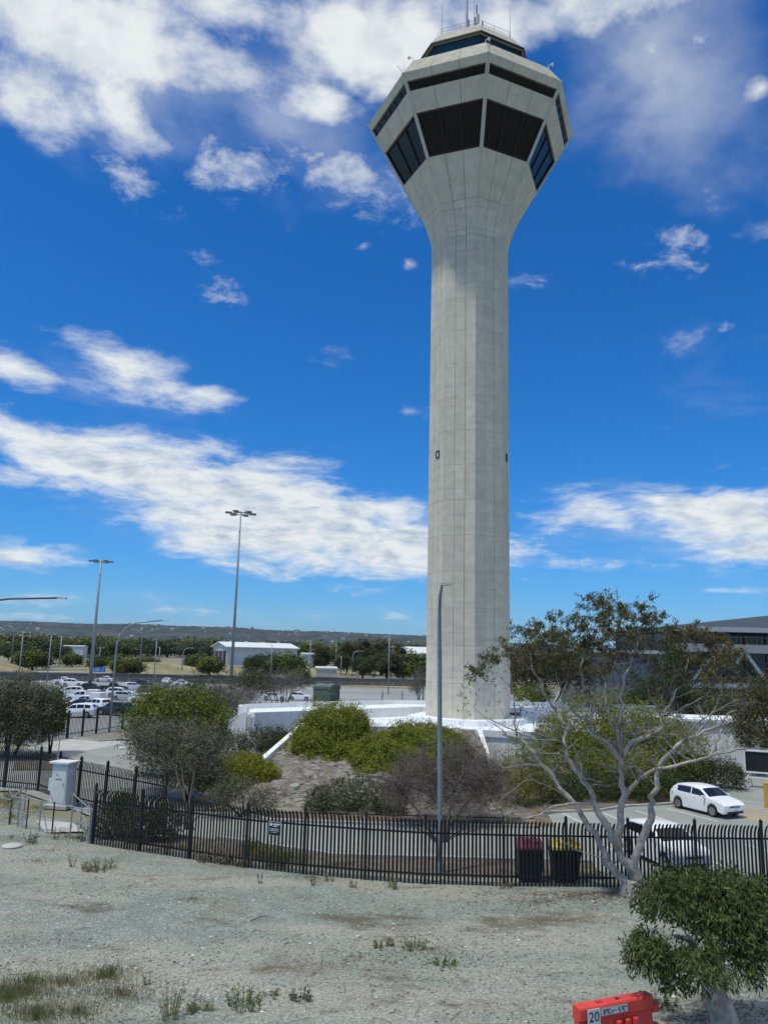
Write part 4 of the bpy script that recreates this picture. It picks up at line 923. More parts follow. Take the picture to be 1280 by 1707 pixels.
# galvanised pipe rails round it
def rail_panel(a, b, h, label, diag=True):
    a, b = Vector(a[:2]), Vector(b[:2]); root = empty('pipe_rail', (a.x, a.y, 0)); tag(root, label, 'railing', 'galvanised pipe rails round the white cabinet')
    d = b - a
    for t in (0, .5, 1): MB().tube([(d.x * t, d.y * t, -.1), (d.x * t, d.y * t, h)], .032, 7).build('post', galv, root)
    for z in (h - .05, h * .52): MB().tube([(0, 0, z), (d.x, d.y, z)], .024, 6).build('rail', galv, root)
    if diag: MB().tube([(d.x * .5, d.y * .5, h - .1), (d.x * .85, d.y * .85, .0)], .02, 6).build('brace', galv, root)
    MB().tube([(d.x * 0, d.y * 0, h - .1), (d.x * 0 - .25, d.y * 0 + .1, h + .25)], .02, 6).build('stay', galv, root)
rail_panel(G(15, 1377), G(43, 1385), 1.25, 'galvanised pipe rail panel at the left edge of the weedy corner'); rail_panel(G(43, 1385), G(86, 1393), 1.3, 'galvanised pipe rail panel in the middle, before the white cabinet')
rail_panel(G(86, 1393), G(147, 1408), 1.3, 'galvanised pipe rail panel running up to the palisade end post'); rail_panel(G(17, 1376), G(40, 1352), 1.2, 'galvanised pipe rail going back on the left of the cabinet', False); rail_panel(G(150, 1404), G(118, 1370), 1.2, 'galvanised pipe rail going back on the right of the cabinet', False)
rail_panel(G(-30, 1366), G(15, 1377), 1.1, 'galvanised pipe rail running out of the left edge', False)
sheet('cabinet_slab', [G(60, 1372)[:2], G(120, 1375)[:2], G(140, 1390)[:2], G(75, 1392)[:2]], .085, conc_pale)
MB().lathe([(.36, 0), (.38, .03), (.34, .06), (.1, .07)], G(20, 1413) + Vector((0, 0, .03)), 22).build('manhole_cover', conc_pale); tag(bpy.data.objects['manhole_cover'], 'round pale concrete manhole cover in the gravel at the left edge', 'manhole cover')

# white-framed black board trailer at the right edge
t0 = G(1262, 1316); tr = empty('board_trailer', (t0.x + .6, t0.y + .5, 0), rad(-25)); tag(tr, 'black message board in a white frame on a stand at the right edge', 'message board')
MB().box((.6, 0, 1.55), (3.0, .12, 1.25)).build('screen', blk, tr)
m = MB()
for (cx, cz, sx_, sz) in ((.6, 2.2, 3.16, .1), (.6, .9, 3.16, .1), (-.95, 1.55, .1, 1.4), (2.15, 1.55, .1, 1.4)): m.box((cx, -.02, cz), (sx_, .2, sz))
m.build('frame', white_paint, tr)
for xx in (-.7, 1.8): MB().tube([(xx, 0, .9), (xx - .35, -.3, 0)], .045, 6).build('leg', white_paint, tr); MB().tube([(xx, 0, .9), (xx + .1, .5, 0)], .045, 6).build('leg', white_paint, tr)
MB().box((.6, -.3, .62), (3.2, .08, .08)).build('lower_bar', white_paint, tr)
yb = G(1279, 1347); bo = empty('yellow_bollard', yb); tag(bo, 'square yellow bollard at the right edge by the hatched bay', 'bollard')
MB().box((0, 0, .6), (.22, .22, 1.25)).build('post', line_y, bo, bevel=.02); MB().box((0, 0, 1.25), (.235, .235, .06)).build('cap', line_y, bo)

# ------------------------------------------------------------------ far buildings and walls
def wall_run(pts, h, th, name, label, cat, mat, cap=None):
    root = empty(name, (0, 0, 0)); tag(root, label, cat); 
    for a, b in zip(pts, pts[1:]):
        a, b = Vector(a), Vector(b); d = b - a; n = max(1, int(d.length / 6)); L = d.length / n; ang = math.atan2(d.y, d.x)
        for i in range(n):
            c = a + d * ((i + .5) / n); MB().box((c.x, c.y, h / 2 - .1), (L - .06, th, h + random.uniform(-.04, .04)), ang).build('wall_panel', mat, root)
        c = (a + b) / 2
        if cap: MB().box((c.x, c.y, h + .04), (d.length, th * 1.4, .12), ang).build('coping', cap, root)
    return root
dwall = pm('dark_wall', (.10, .098, .095), (.135, .13, .125), scale=.4, rough=.9, orand=.12)
wall_run([(-130, 172), (-75, 176), (-40, 185), (-18, 190), (25, 196)], 1.75, .3, 'boundary_wall', 'long dark panelled boundary wall behind the left car park', 'wall', dwall, pm('wall_cap', (.17, .165, .16), rough=.9))
fr = empty('wire_fence', (0, 0, 0)); tag(fr, 'low post and rail fence in front of the dark boundary wall', 'fence')
PW = MB().box((0, 0, .5), (.12, .12, 1.1)).mesh('post', pm('post_pale', (.32, .32, .31), rough=.8))
A, B = Vector((-70, 172)), Vector((25, 190)); d = (B - A); ang = math.atan2(d.y, d.x)
for i in range(40): p = A + d * (i / 39); obj('post', PW, fr, (p.x, p.y, 0), ang)
for z in (.55, 1.0): c = (A + B) / 2; MB().box((c.x, c.y, z), (d.length, .05, .06), ang).build('rail', pm('post_pale', (.32, .32, .31)), fr)
def gable(name, label, cat, c, rz, W, D, H, R, wm, rm, door=None, group=None):
    root = empty(name, c, rz); tag(root, label, cat, group)
    MB().prism([(-W / 2, -D / 2), (W / 2, -D / 2), (W / 2, D / 2), (-W / 2, D / 2)], -.2, H).build('wall', wm, root)
    o = .03 * W
    m = MB(); P = [(-D / 2 - o, H - .05), (0, H + R), (D / 2 + o, H - .05), (D / 2 + o, H + .35), (0, H + R + .45), (-D / 2 - o, H + .35)]
    m.v = [(x, y, z) for x in (-W / 2 - o, W / 2 + o) for y, z in P]
    m.f = [tuple(range(6)), tuple(range(6, 12))[::-1]] + [(i, (i + 1) % 6, 6 + (i + 1) % 6, 6 + i) for i in range(6)]
    rf = m.build('roof', rm, root)
    if R > .3:
        for x in (-W / 2, W / 2): MB().add([(x, -D / 2, H), (x, D / 2, H), (x, 0, H + R)], [(0, 1, 2)]).build('gable_end', wm, root)
    return root, rf
wh_metal = pm('white_metal_sheet', (.62, .64, .64), (.55, .57, .57), scale=.3, rough=.5); grey_roof = pm('grey_roof', (.45, .47, .48), (.5, .52, .53), scale=.2, rough=.5)
hg, hr_ = gable('hangar', 'large white metal hangar with dark open front behind the car park', 'hangar', (-70.5, 440, 0), rad(28), 40, 27, 9.2, 2.6, wh_metal, pm('hangar_roof', (.72, .73, .73), rough=.5))
dk = pm('hangar_shade', (.045, .028, .03), (.08, .05, .05), scale=.5, rough=.9)
MB().box((-20.2, 0, 3.6), (.6, 23.5, 7.2)).build('door_opening', dk, hg)  # solid dark slab, its colour stands in for the shaded hangar inside
for y in (-7.5, 0, 7.5): MB().box((-20.6, y, 3.6), (.4, .5, 7.2)).build('door_post', wh_metal, hg)
for x in (-14, -5, 5, 14): MB().box((x, 0, 12.3), (1.6, 1.2, 1.0)).build('roof_vent', wh_metal, hr_)
gable('warehouse', 'white warehouse with pitched roof just left of the tower shaft', 'warehouse', (22, 380, 0), rad(4), 34, 30, 8.0, 3.0, wh_metal, pm('hangar_roof', (.72, .73, .73)))
gable('far_shed', 'long pale shed far left below the hills', 'shed', at(125, 1089, 520) * Vector((1, 1, 0)), rad(5), 13, 10, 7.5, 0.5, wh_metal, grey_roof)
gable('far_shed', 'smaller pale shed right of the long one below the hills', 'shed', at(158, 1089, 560) * Vector((1, 1, 0)), rad(-5), 12, 9, 6.5, 0.8, wh_metal, grey_roof)
gable('far_shed', 'white low roof between hangar and big dark trees', 'shed', at(522, 1092, 520) * Vector((1, 1, 0)), rad(8), 17, 12, 6.0, .8, wh_metal, grey_roof)
gable('site_hut', 'small pale hut with flat roof left of the big dark trees', 'hut', at(543, 1128, 230) * Vector((1, 1, 0)), rad(10), 6.0, 4.0, 2.9, .3, pm('hut_cream', (.50, .47, .40), (.44, .42, .36), scale=1), pm('hut_roof', (.6, .6, .58)))
# green shed
gs, gr_ = gable('green_shed', 'small dark green shed with roof vent on the far car park behind the podium', 'shed', (-8.6, 128.5, 0), rad(-28), 3.2, 3.0, 1.9, .38, pm('green_metal', (.085, .12, .095), (.07, .10, .08), scale=2, rough=.6), pm('green_roof', (.10, .135, .11), rough=.5))
MB().lathe([(.18, 0), (.18, .25), (.3, .3), (.28, .42), (.05, .5)], (0, 0, 2.55), 10).build('vent', dwall, gr_)
for px, py, h, lab in ((578, 1137, 2.6, 'shorter tan marker post before the big dark trees'), (595.5, 1140, 3.1, 'taller tan marker post before the big dark trees')):
    p = G(px, py); r_ = empty('marker_post', p); tag(r_, lab, 'post'); MB().box((0, 0, h / 2), (.42, .42, h)).build('post', pm('tan_post', (.45, .34, .18), (.38, .3, .17), scale=1), r_); MB().box((0, 0, h + .05), (.5, .5, .12)).build('cap', pm('tan_post', (.45, .34, .18)), r_)
for px, py, lab in ((637, 1167, 'left grey bollard behind the podium parapet'), (670, 1167, 'right grey bollard behind the podium parapet')):
    p = G(px, py); r_ = empty('grey_bollard', p); tag(r_, lab, 'bollard'); MB().tube([(0, 0, -.1), (0, 0, 1.5), (0, 0, 1.62)], [.14, .14, .08], 10).build('post', galv, r_); MB().tube([(0, 0, 1.3), (0, 0, 1.42)], .15, 10).build('band', white_paint, r_)
# blue road sign
p = G(164, 1137); sgn = empty('road_sign', p); tag(sgn, 'blue road sign on two posts above the white sedan', 'sign')
zt = at(164, 1112, p.y).z
MB().box((0, 0, zt - .55), (2.6, .08, 1.1)).build('panel', pm('sign_blue', (.03, .13, .42), rough=.5), sgn)
m = MB(); m.box((-.5, -.05, zt - .45), (1.0, .02, .12)); m.box((-.4, -.05, zt - .72), (1.2, .02, .12)); m.box((.8, -.05, zt - .6), (.16, .02, .5)); tag(m.build('lettering', line_w, sgn), kind='stuff')
for xx in (-.9, .9): MB().tube([(xx, .08, -.1), (xx, .08, zt - .1)], .06, 6).build('post', galv, sgn)

# terminal building at the right
tm_ = empty('terminal_building', (0, 0, 0)); tag(tm_, 'modern terminal building with grey oversailing roof and dark glass at the right', 'building')
TYD = 104.0
def tp_(px, py, dy=0): return at(px, py, TYD + dy)
dglass = pm('terminal_glass', (.012, .02, .024), (.02, .03, .034), scale=.3, rough=.1, spec=.6)
tr_roof = pm('terminal_roof', (.045, .055, .055), (.06, .07, .07), scale=.4, rough=.6)
x0 = tp_(1115, 1060).x; x1 = 72.0
zE = tp_(1200, 1056).z; zF = tp_(1200, 1049).z; zTop = 17.2
# roof: slopes up to the back right
MB().hexa([(x0 - 1.5, TYD - 6, zE), (x1, TYD - 6, zE), (x1, TYD + 26, zE + .2), (x0 - 1.5, TYD + 26, zE + .05)], [(x0 - 1.5, TYD - 6, zE + .55), (x1, TYD - 6, zE + .55), (x1, TYD + 26, 16.4), (x0 - 1.5, TYD + 26, zE + .62)]).build('roof', tr_roof, tm_)
MB().box(((x0 + x1) / 2, TYD - 6.1, zE + .28), (x1 - x0 + 3, .2, .6)).build('fascia', pm('fascia_silver', (.42, .45, .50), rough=.4), tm_)
zB1, zB0 = tp_(1200, 1074).z, tp_(1200, 1088).z
MB().prism([(x0, TYD), (x1, TYD), (x1, TYD + 24), (x0, TYD + 24)], -.2, zE - .05).build('glass_wall', dglass, tm_)
MB().box(((x0 + x1) / 2 + .5, TYD - .5, (zB0 + zB1) / 2), (x1 - x0, 1.2, zB1 - zB0)).build('floor_band', white_paint, tm_)
zl = tp_(1200, 1143).z; MB().box(((x0 + x1) / 2 + .5, TYD - .4, zl), (x1 - x0, 1.0, .7)).build('floor_band', white_paint, tm_)
for i in range(46): MB().box((x0 + 1 + i * .68, TYD - .9, zB1 + .45), (.06, .06, .9)).build('baluster', galv, tm_)
MB().box(((x0 + x1) / 2, TYD - .9, zB1 + .92), (x1 - x0, .08, .08)).build('balustrade_rail', galv, tm_)
for px0, py0, px1, py1 in ((1243, 1088, 1280, 1140), (1238, 1090, 1228, 1106), (1190, 1088, 1150, 1140)):
    MB().tube([tp_(px0, py0, -1.2), tp_(px1, py1, -1.2)], .22, 8).build('raking_column', white_paint, tm_)
for i in range(12): MB().box((x0 + 1.2 + i * 2.9, TYD - .06, zE / 2), (.14, .14, zE)).build('mullion', blk, tm_)
MB().box((x0 - .3, TYD - .5, zE / 2), (.9, 1.2, zE)).build('corner_column', pm('grey_metal', (.16, .175, .185), rough=.5), tm_)
# grey metal hall to the left of the terminal
gh = empty('metal_hall', (0, 0, 0)); tag(gh, 'grey metal-clad hall with flat pale roof edge behind the gum tree', 'building')
gx0, gx1 = at(968, 1090, 100).x, at(1116, 1090, 100).x; gz1 = at(1060, 1089, 100).z
nP = 14
for i in range(nP): MB().box((gx0 + (i + .5) * (gx1 - gx0) / nP, 100, gz1 / 2), ((gx1 - gx0) / nP - .05, .3, gz1)).build('cladding_panel', pm('cladding', (.25, .27, .28), (.22, .235, .245), scale=.5, rough=.5, orand=.1), gh)
MB().box(((gx0 + gx1) / 2, 106, gz1 / 2), (gx1 - gx0, 11, gz1 - .1)).build('hall_body', dwall, gh); MB().box(((gx0 + gx1) / 2, 105, gz1 + .15), (gx1 - gx0 + 1, 12, .4)).build('roof_edge', pm('roof_edge_pale', (.5, .55, .58), rough=.5), gh)

# far houses scattered over the hillside
hm = [pm('house_white', (.42, .42, .40), rough=.7), pm('house_cream', (.5, .48, .44), rough=.7), pm('house_tile', (.26, .23, .21), rough=.8)]
HOUSE = MB().prism([(-9, -6), (9, -6), (9, 6), (-9, 6)], -8, 5).mesh('wall', hm[0]); HROOF = MB().add([(-10, -7, 5), (10, -7, 5), (10, 7, 5), (-10, 7, 5), (-4, 0, 9), (4, 0, 9)], [(0, 1, 5, 4), (1, 2, 5), (2, 3, 4, 5), (3, 0, 4), (3, 2, 1, 0)]).mesh('roof', hm[1])
HROOF2 = HROOF.copy(); HROOF2.materials[0] = hm[2]
for i in range(84):
    x = random.uniform(-3700, 500) if i % 3 else random.uniform(-1300, 450); y = random.uniform(5900, 6950)
    if i % 4 == 0: x = random.gauss(-2900, 250); y = random.uniform(5600, 6300)
    z = hill_h(x, y); h_ = empty('hillside_house', (x, y, z + 4), random.uniform(-.5, .5)); s = random.uniform(.55, 1.35); h_.scale = (s * random.uniform(.8, 1.5), s, s)
    tag(h_, 'tiny pale house among trees on the distant hillside', 'house', 'houses on the distant hillside'); obj('wall', HOUSE, h_); obj('roof', HROOF2 if i % 2 else HROOF, h_)

# ------------------------------------------------------------------ vegetation
def leafmat(name, c1, c2, tr=.22, rough=.55): return pm(name, c1, c2, island=True, trans=tr, rough=rough, spec=.25)
L_olive = leafmat('leaf_olive', (.115, .145, .016), (.235, .255, .030))
L_lime = leafmat('leaf_lime', (.17, .185, .014), (.30, .285, .028))
L_dark = leafmat('leaf_dark', (.036, .052, .020), (.095, .115, .042))
L_grey = leafmat('leaf_greygreen', (.10, .105, .062), (.20, .185, .125))
L_brown = leafmat('leaf_brown', (.085, .060, .032), (.140, .105, .050))
L_gum = leafmat('leaf_gum', (.090, .096, .032), (.195, .175, .070))
L_deep = leafmat('leaf_deep_green', (.032, .055, .020), (.085, .115, .035))
L_tea = leafmat('leaf_yellowgreen', (.14, .16, .024), (.25, .245, .045))
twig_grey = pm('twig_grey', (.20, .18, .165), (.12, .105, .095), island=True, rough=.9)
twig_brown = pm('twig_brown', (.105, .080, .068), (.165, .135, .12), island=True, rough=.9)

def lobe(px, py, rx, rz, Y, dy=1.0):
    c = at(px, py, Y); k = Y / F
    return (c.x, c.y, c.z, rx * k, rx * k * dy, rz * k)
def plant(name, label, cat, lobes, mat, dens, leaf, clump=(.35, 14), inner=.25, droop=.1, out=.5, group=None, base=None, trunk=None, second=None, twigs=None, flat=.6, lump=.22, top=-.8, part='crown', spin=None):
    """crown of separate leaves in clumps, trunk and limbs as tubes; lobes in world metres"""
    A = np.array(lobes); bx, by = A[:, 0].mean(), A[:, 1].mean()
    if base is None: base = Vector((bx, by, 0))
    base = Vector(base); root = empty(name, base); tag(root, label, cat, group)
    Lr = [(l[0] - base.x, l[1] - base.y, l[2] - base.z, l[3], l[4], l[5]) for l in lobes]
    area = sum(4 * math.pi * ((l[3] * l[4]) ** .8 + (l[3] * l[5]) ** .8 + (l[4] * l[5]) ** .8) ** 1.0 / 3 for l in lobes)
    n_cl = max(12, int(area * dens * 1.8)); P, N = clumps(Lr, n_cl, clump[1], clump[0], flat, inner, top, lump)
    P = P[P[:, 2] > .02 - base.z * 0] if base.z < .5 else P
    N = N[:len(P)] if len(N) != len(P) else N
    n = len(P); Dv = leaf_dirs(N, droop, out)
    obj(part, leaf_mesh(part, P, Dv, jit(n, leaf[0]), jit(n, leaf[1]), mat, N), root)['kind'] = 'stuff'
    if second:      # (material, share, leaf size)
        P2, N2 = clumps(Lr, max(6, int(n_cl * second[1])), clump[1], clump[0] * 1.1, flat, inner, top, lump)
        obj('patch_of_foliage', leaf_mesh('patch_of_foliage', P2, leaf_dirs(N2, droop, out), jit(len(P2), second[2][0]), jit(len(P2), second[2][1]), second[0], N2), root)['kind'] = 'stuff'
    if twigs:       # (material, number per m2, length, width)
        P3, N3 = clumps(Lr, max(4, int(area * twigs[1])), 3, clump[0] * .8, .8, .3, top, .5)
        tw_o = obj('twigs', leaf_mesh('twigs', P3, unit(N3 + RNG.normal(size=N3.shape) * .55 + np.array([0, 0, .35])), jit(len(P3), twigs[2], .5), np.full(len(P3), twigs[3]), twigs[0]), root); tw_o['kind'] = 'stuff'
    if trunk:       # (radius, material, number of stems)
        m = MB()
        for i in range(trunk[2]):
            l = Lr[i % len(Lr)]; e = Vector(l[:3]) + Vector((0, 0, l[5] * .3)); s = Vector((random.uniform(-.1, .1) * trunk[2], random.uniform(-.1, .1), -.1))
            mid = s.lerp(e, .5) + Vector((random.uniform(-.15, .15), random.uniform(-.1, .1), .1)) * e.length * .4
            pts = [s, s.lerp(mid, .5) + Vector((random.uniform(-.05, .05), 0, 0)), mid, mid.lerp(e, .6), e]
            m.tube(pts, [trunk[0] * k for k in (1, .85, .65, .45, .15)], 7)
            for q in range(4):
                a = pts[2].lerp(e, random.random() * .8); d_ = Vector((random.gauss(0, 1) * l[3], random.gauss(0, 1) * l[4], random.uniform(.2, 1) * l[5])) * .6
                m.tube([a, a + d_ * .5 + Vector((0, 0, .1)), a + d_], [trunk[0] * .35, trunk[0] * .25, trunk[0] * .08], 5)
        o_ = m.build('trunk', trunk[1], root, smooth=True)
        if trunk[2] > 1: o_['kind'] = 'stuff'
    return root

FINE = (.105, .06)
plant('rounded_shrub', 'large dense green shrub mounded on the bank under the podium parapet', 'shrub', [lobe(552, 1222, 50, 44, 52), lobe(535, 1250, 46, 36, 51), lobe(588, 1210, 26, 30, 53), lobe(510, 1258, 22, 26, 50.5), lobe(575, 1262, 36, 28, 50), lobe(600, 1228, 14, 18, 52.5), lobe(545, 1275, 34, 20, 49.5), lobe(518, 1240, 28, 30, 51)], L_olive, 21, FINE, (.24, 20), trunk=(.07, bark_dark, 3), base=(at(548, 1270, 51).x, 51, 1.0), second=(L_lime, .22, FINE), lump=.34, top=-.6)
plant('spreading_shrub', 'low wide green shrub spreading in front of the tower foot', 'shrub', [lobe(705, 1240, 60, 32, 51), lobe(640, 1262, 52, 32, 49), lobe(745, 1245, 36, 24, 52), lobe(610, 1278, 28, 24, 48), lobe(680, 1275, 46, 26, 48), lobe(655, 1240, 28, 18, 51), lobe(625, 1295, 34, 22, 47), lobe(690, 1292, 50, 22, 47), lobe(740, 1270, 34, 22, 49)], L_olive, 20, FINE, (.24, 20), trunk=(.07, bark_dark, 3), base=(at(680, 1290, 49).x, 49, .9), second=(L_lime, .18, FINE), lump=.26, top=-.6)
plant('dome_shrub', 'yellow-green dome shrub just behind the fence left of the bare bank', 'shrub', [lobe(402, 1292, 52, 30, 45.5), lobe(372, 1303, 34, 26, 45), lobe(436, 1302, 28, 26, 45)], L_lime, 15, (.095, .05), (.22, 18), trunk=(.06, bark_dark, 2), second=(L_olive, .35, (.12, .06)), lump=.2, top=-.6)
plant('grey_shrub', 'grey-green shrub hanging over the fence in front of the dome shrub', 'shrub', [lobe(400, 1322, 44, 26, 38.5), lobe(360, 1335, 24, 20, 37.5), lobe(440, 1335, 22, 20, 38)], L_grey, 7, (.12, .035), (.3, 10), trunk=(.06, bark_dark, 3), twigs=(twig_grey, 3, .5, .014), second=(L_dark, .4, (.12, .04)))
plant('wall_shrub', 'straggly shrub under the overhang of the white podium wing', 'shrub', [lobe(435, 1236, 34, 22, 57), lobe(392, 1243, 26, 20, 57), lobe(462, 1225, 18, 14, 58)], L_dark, 7, (.16, .06), (.34, 9), trunk=(.05, bark_dark, 4), second=(L_grey, .4, (.15, .05)), lump=.4, twigs=(twig_grey, 1.5, .5, .02))
plant('low_shrub', 'small dark green shrub at the toe of the bare bank', 'shrub', [lobe(560, 1332, 40, 28, 40), lobe(530, 1344, 22, 20, 39.5), lobe(612, 1330, 36, 32, 40), lobe(650, 1338, 26, 30, 39.5)], L_dark, 9, (.13, .05), (.28, 11), trunk=(.05, bark_dark, 3), second=(L_grey, .45, (.12, .03)), twigs=(twig_brown, 2, .4, .014))
plant('dry_shrub', 'large leafless brown shrub behind the fence under the lamp post', 'shrub', [lobe(700, 1300, 58, 46, 37.5), lobe(770, 1290, 62, 52, 38), lobe(660, 1322, 30, 30, 37), lobe(815, 1310, 44, 44, 38), lobe(745, 1335, 60, 28, 37)], twig_brown, 9, (.30, .013), (.35, 16), base=(2.7, 33.8, 0), trunk=(.09, bark_dark, 4), inner=.5, droop=-.1, out=.35, lump=.35, twigs=(twig_grey, 5, .7, .016), second=(L_brown, .12, (.10, .03)))
m_ = plant('bank_shrub', 'yellow-green feathery shrub right of the sloping white wall', 'shrub', [lobe(868, 1280, 34, 44, 43), lobe(850, 1320, 36, 36, 42), lobe(895, 1310, 28, 46, 43)], L_tea, 8, (.15, .035), (.32, 12), trunk=(.06, bark_dark, 3), lump=.35, second=(L_olive, .35, (.14, .04)), droop=-.2)
plant('feathery_tree', 'broad yellow-green feathery tree behind the gum branches', 'tree', [lobe(985, 1215, 70, 52, 50), lobe(1060, 1225, 70, 52, 50), lobe(1120, 1250, 60, 44, 49), lobe(930, 1240, 40, 44, 49), lobe(960, 1275, 56, 48, 48), lobe(1040, 1290, 64, 40, 47)], L_tea, 5.2, (.20, .045), (.42, 14), trunk=(.13, bark_dark, 4), second=(L_olive, .75, (.18, .05)), lump=.3, droop=-.15, base=(at(1010, 1330, 47.5).x, 47.5, 0))
plant('dark_shrub', 'dark green shrub mass along the bays below the feathery tree', 'shrub', [lobe(985, 1315, 40, 26, 45), lobe(1040, 1315, 50, 26, 45), lobe(1095, 1310, 42, 28, 45.5), lobe(930, 1322, 36, 28, 44)], L_deep, 7, (.16, .045), (.34, 12), trunk=(.07, bark_dark, 3), second=(L_dark, .5, (.15, .05)))
plant('hedge_shrub', 'dark hedge shrub with browned right side behind the white hatchback', 'shrub', [lobe(1150, 1290, 50, 30, 49.5), lobe(1200, 1292, 34, 28, 49.5), lobe(1120, 1300, 36, 26, 48.5), lobe(1222, 1300, 16, 22, 49.5)], L_deep, 8, (.14, .05), (.3, 13), trunk=(.06, bark_dark, 3), second=(L_brown, .28, (.13, .045)), top=-.7)
plant('edge_tree', 'dark brown-green tree cut by the right edge above the message board', 'tree', [lobe(1268, 1185, 40, 48, 56), lobe(1290, 1160, 40, 40, 57), lobe(1240, 1215, 22, 26, 55), lobe(1262, 1235, 30, 20, 55)], L_brown, 5.5, (.18, .07), (.4, 12), trunk=(.14, bark_dark, 3), second=(L_dark, .8, (.18, .07)), lump=.35)
plant('roof_edge_tree', 'brown-leaved tree right behind the tower shaft foot', 'tree', [lobe(905, 1105, 50, 36, 84), lobe(870, 1125, 36, 30, 83), lobe(950, 1120, 40, 34, 85)], L_brown, 3.0, (.30, .11), (.6, 12), trunk=(.2, bark_dark, 3), second=(L_dark, .7, (.28, .10)), lump=.4, base=(at(905, 1160, 84).x, 84, 0))
plant('roof_edge_shrub', 'small green shrub at the parapet right of the tower foot', 'shrub', [lobe(882, 1158, 26, 13, 80), lobe(905, 1160, 20, 10, 80)], L_olive, 6, (.22, .09), (.4, 12), trunk=(.08, bark_dark, 2))
plant('hall_tree', 'grey-green tree in front of the metal-clad hall', 'tree', [lobe(1075, 1165, 34, 30, 88), lobe(1050, 1180, 26, 20, 87), lobe(1120, 1155, 40, 40, 88), lobe(1170, 1175, 40, 36, 87), lobe(1120, 1115, 26, 36, 90)], L_deep, 3.0, (.28, .09), (.6, 12), trunk=(.18, bark_dark, 3), second=(L_dark, .6, (.26, .1)), lump=.4)

# left side
plant('fence_shrub', 'dark green shrub filling the fence behind its left end', 'shrub', [lobe(190, 1372, 34, 26, 33.6), lobe(235, 1380, 34, 26, 33.0), lobe(275, 1372, 26, 30, 33.2), lobe(205, 1345, 22, 22, 34)], L_dark, 12, (.12, .045), (.26, 13), trunk=(.05, bark_dark, 3), second=(L_deep, .4, (.12, .045)))
plant('fence_bush', 'low weedy bush behind the fence under the black sign', 'shrub', [lobe(452, 1432, 26, 16, 30.6), lobe(490, 1440, 26, 12, 30.4), lobe(420, 1420, 20, 14, 31.2)], L_olive, 12, (.11, .03), (.24, 12), trunk=(.03, bark_dark, 2), second=(L_dark, .5, (.11, .03)))
plant('grey_tree', 'big grey-olive shrubby tree at the left edge by the car park', 'tree', [lobe(28, 1165, 44, 36, 56), lobe(62, 1180, 32, 32, 56), lobe(10, 1200, 50, 42, 55), lobe(50, 1215, 34, 30, 55), lobe(-30, 1180, 50, 50, 56)], L_grey, 8.0, (.20, .055), (.42, 14), trunk=(.10, bark_dark, 4), twigs=(twig_grey, 4.0, .8, .02), second=(L_dark, .55, (.18, .05)), lump=.38)
plant('green_tree', 'small green tree on the right of the grey one by the car park', 'tree', [lobe(88, 1175, 22, 28, 58), lobe(97, 1200, 14, 24, 58), lobe(84, 1205, 16, 22, 57.5)], L_deep, 10, (.17, .065), (.34, 13), trunk=(.08, bark_dark, 2), lump=.35, second=(L_olive, .4, (.17, .06)))
plant('mixed_tree', 'rounded olive tree leaning over the fence corner at the driveway', 'tree', [lobe(268, 1180, 46, 30, 50), lobe(325, 1185, 50, 36, 51), lobe(245, 1205, 36, 26, 49), lobe(300, 1215, 56, 32, 49), lobe(350, 1215, 34, 34, 50)], L_olive, 8.5, (.17, .06), (.38, 14), trunk=(.09, bark_dark, 2), second=(L_dark, .6, (.17, .05)), lump=.4, base=(at(320, 1330, 41).x, 41, 0))
plant('grey_drooping_shrub', 'grey drooping shrub in front of the olive tree behind the fence', 'shrub', [lobe(285, 1240, 58, 34, 43), lobe(330, 1255, 46, 36, 42), lobe(250, 1230, 36, 24, 44), lobe(312, 1285, 44, 34, 40.5), lobe(270, 1270, 40, 26, 42), lobe(345, 1290, 30, 26, 41)], L_grey, 10.0, (.15, .04), (.36, 13), trunk=(.065, bark_dark, 3), twigs=(twig_grey, 7, .6, .016), second=(L_dark, .45, (.14, .05)), lump=.4, base=(at(318, 1400, 35.0).x, 35.0, 0), droop=.4)
plant('dark_lean_tree', 'dark green tree rising behind the podium end wall', 'tree', [lobe(330, 1160, 34, 26, 72), lobe(420, 1140, 34, 24, 86), lobe(365, 1170, 30, 26, 74)], L_dark, 4.0, (.24, .08), (.5, 12), trunk=(.14, bark_dark, 3), second=(L_brown, .3, (.22, .07)), lump=.4)
def bare(name, label, lobes, mat, base, n=2.2, L=1.3, w_=.03, stems=7, r=.07):
    root = plant(name, label, 'shrub', lobes, mat, n, (L * .6, w_ * .7), (.6, 8), inner=.55, droop=-.5, out=.3, base=base, lump=.5, part='twigs', top=-.2)
    m = MB(); A = lobes
    for i in range(stems):
        l = A[i % len(A)]; e = Vector((l[0] + random.gauss(0, .55) * l[3], l[1] + random.gauss(0, .5) * l[4], l[2] + random.uniform(.1, 1) * l[5])) - Vector(base)
        mid = e * .5 + Vector((random.gauss(0, .2), 0, .15)); m.tube([(random.gauss(0, .12), random.gauss(0, .1), -.05), mid, e], [r, r * .6, r * .15], 6)
        for q in range(5):
            a = mid.lerp(e, random.random()); f = a + Vector((random.gauss(0, .5) * l[3], random.gauss(0, .4) * l[4], random.uniform(.1, .7) * l[5])); m.tube([a, a.lerp(f, .5) + Vector((0, 0, .1)), f], [r * .35, r * .25, r * .08], 4)
    tag(m.build('stems', mat, root), kind='stuff'); return root
bare('bare_shrub', 'leafless grey shrub left of the green shed', [lobe(470, 1145, 38, 26, 93), lobe(445, 1150, 26, 22, 93), lobe(490, 1140, 24, 22, 93)], twig_grey, (at(470, 1190, 93).x, 93, 0), n=3, stems=12)
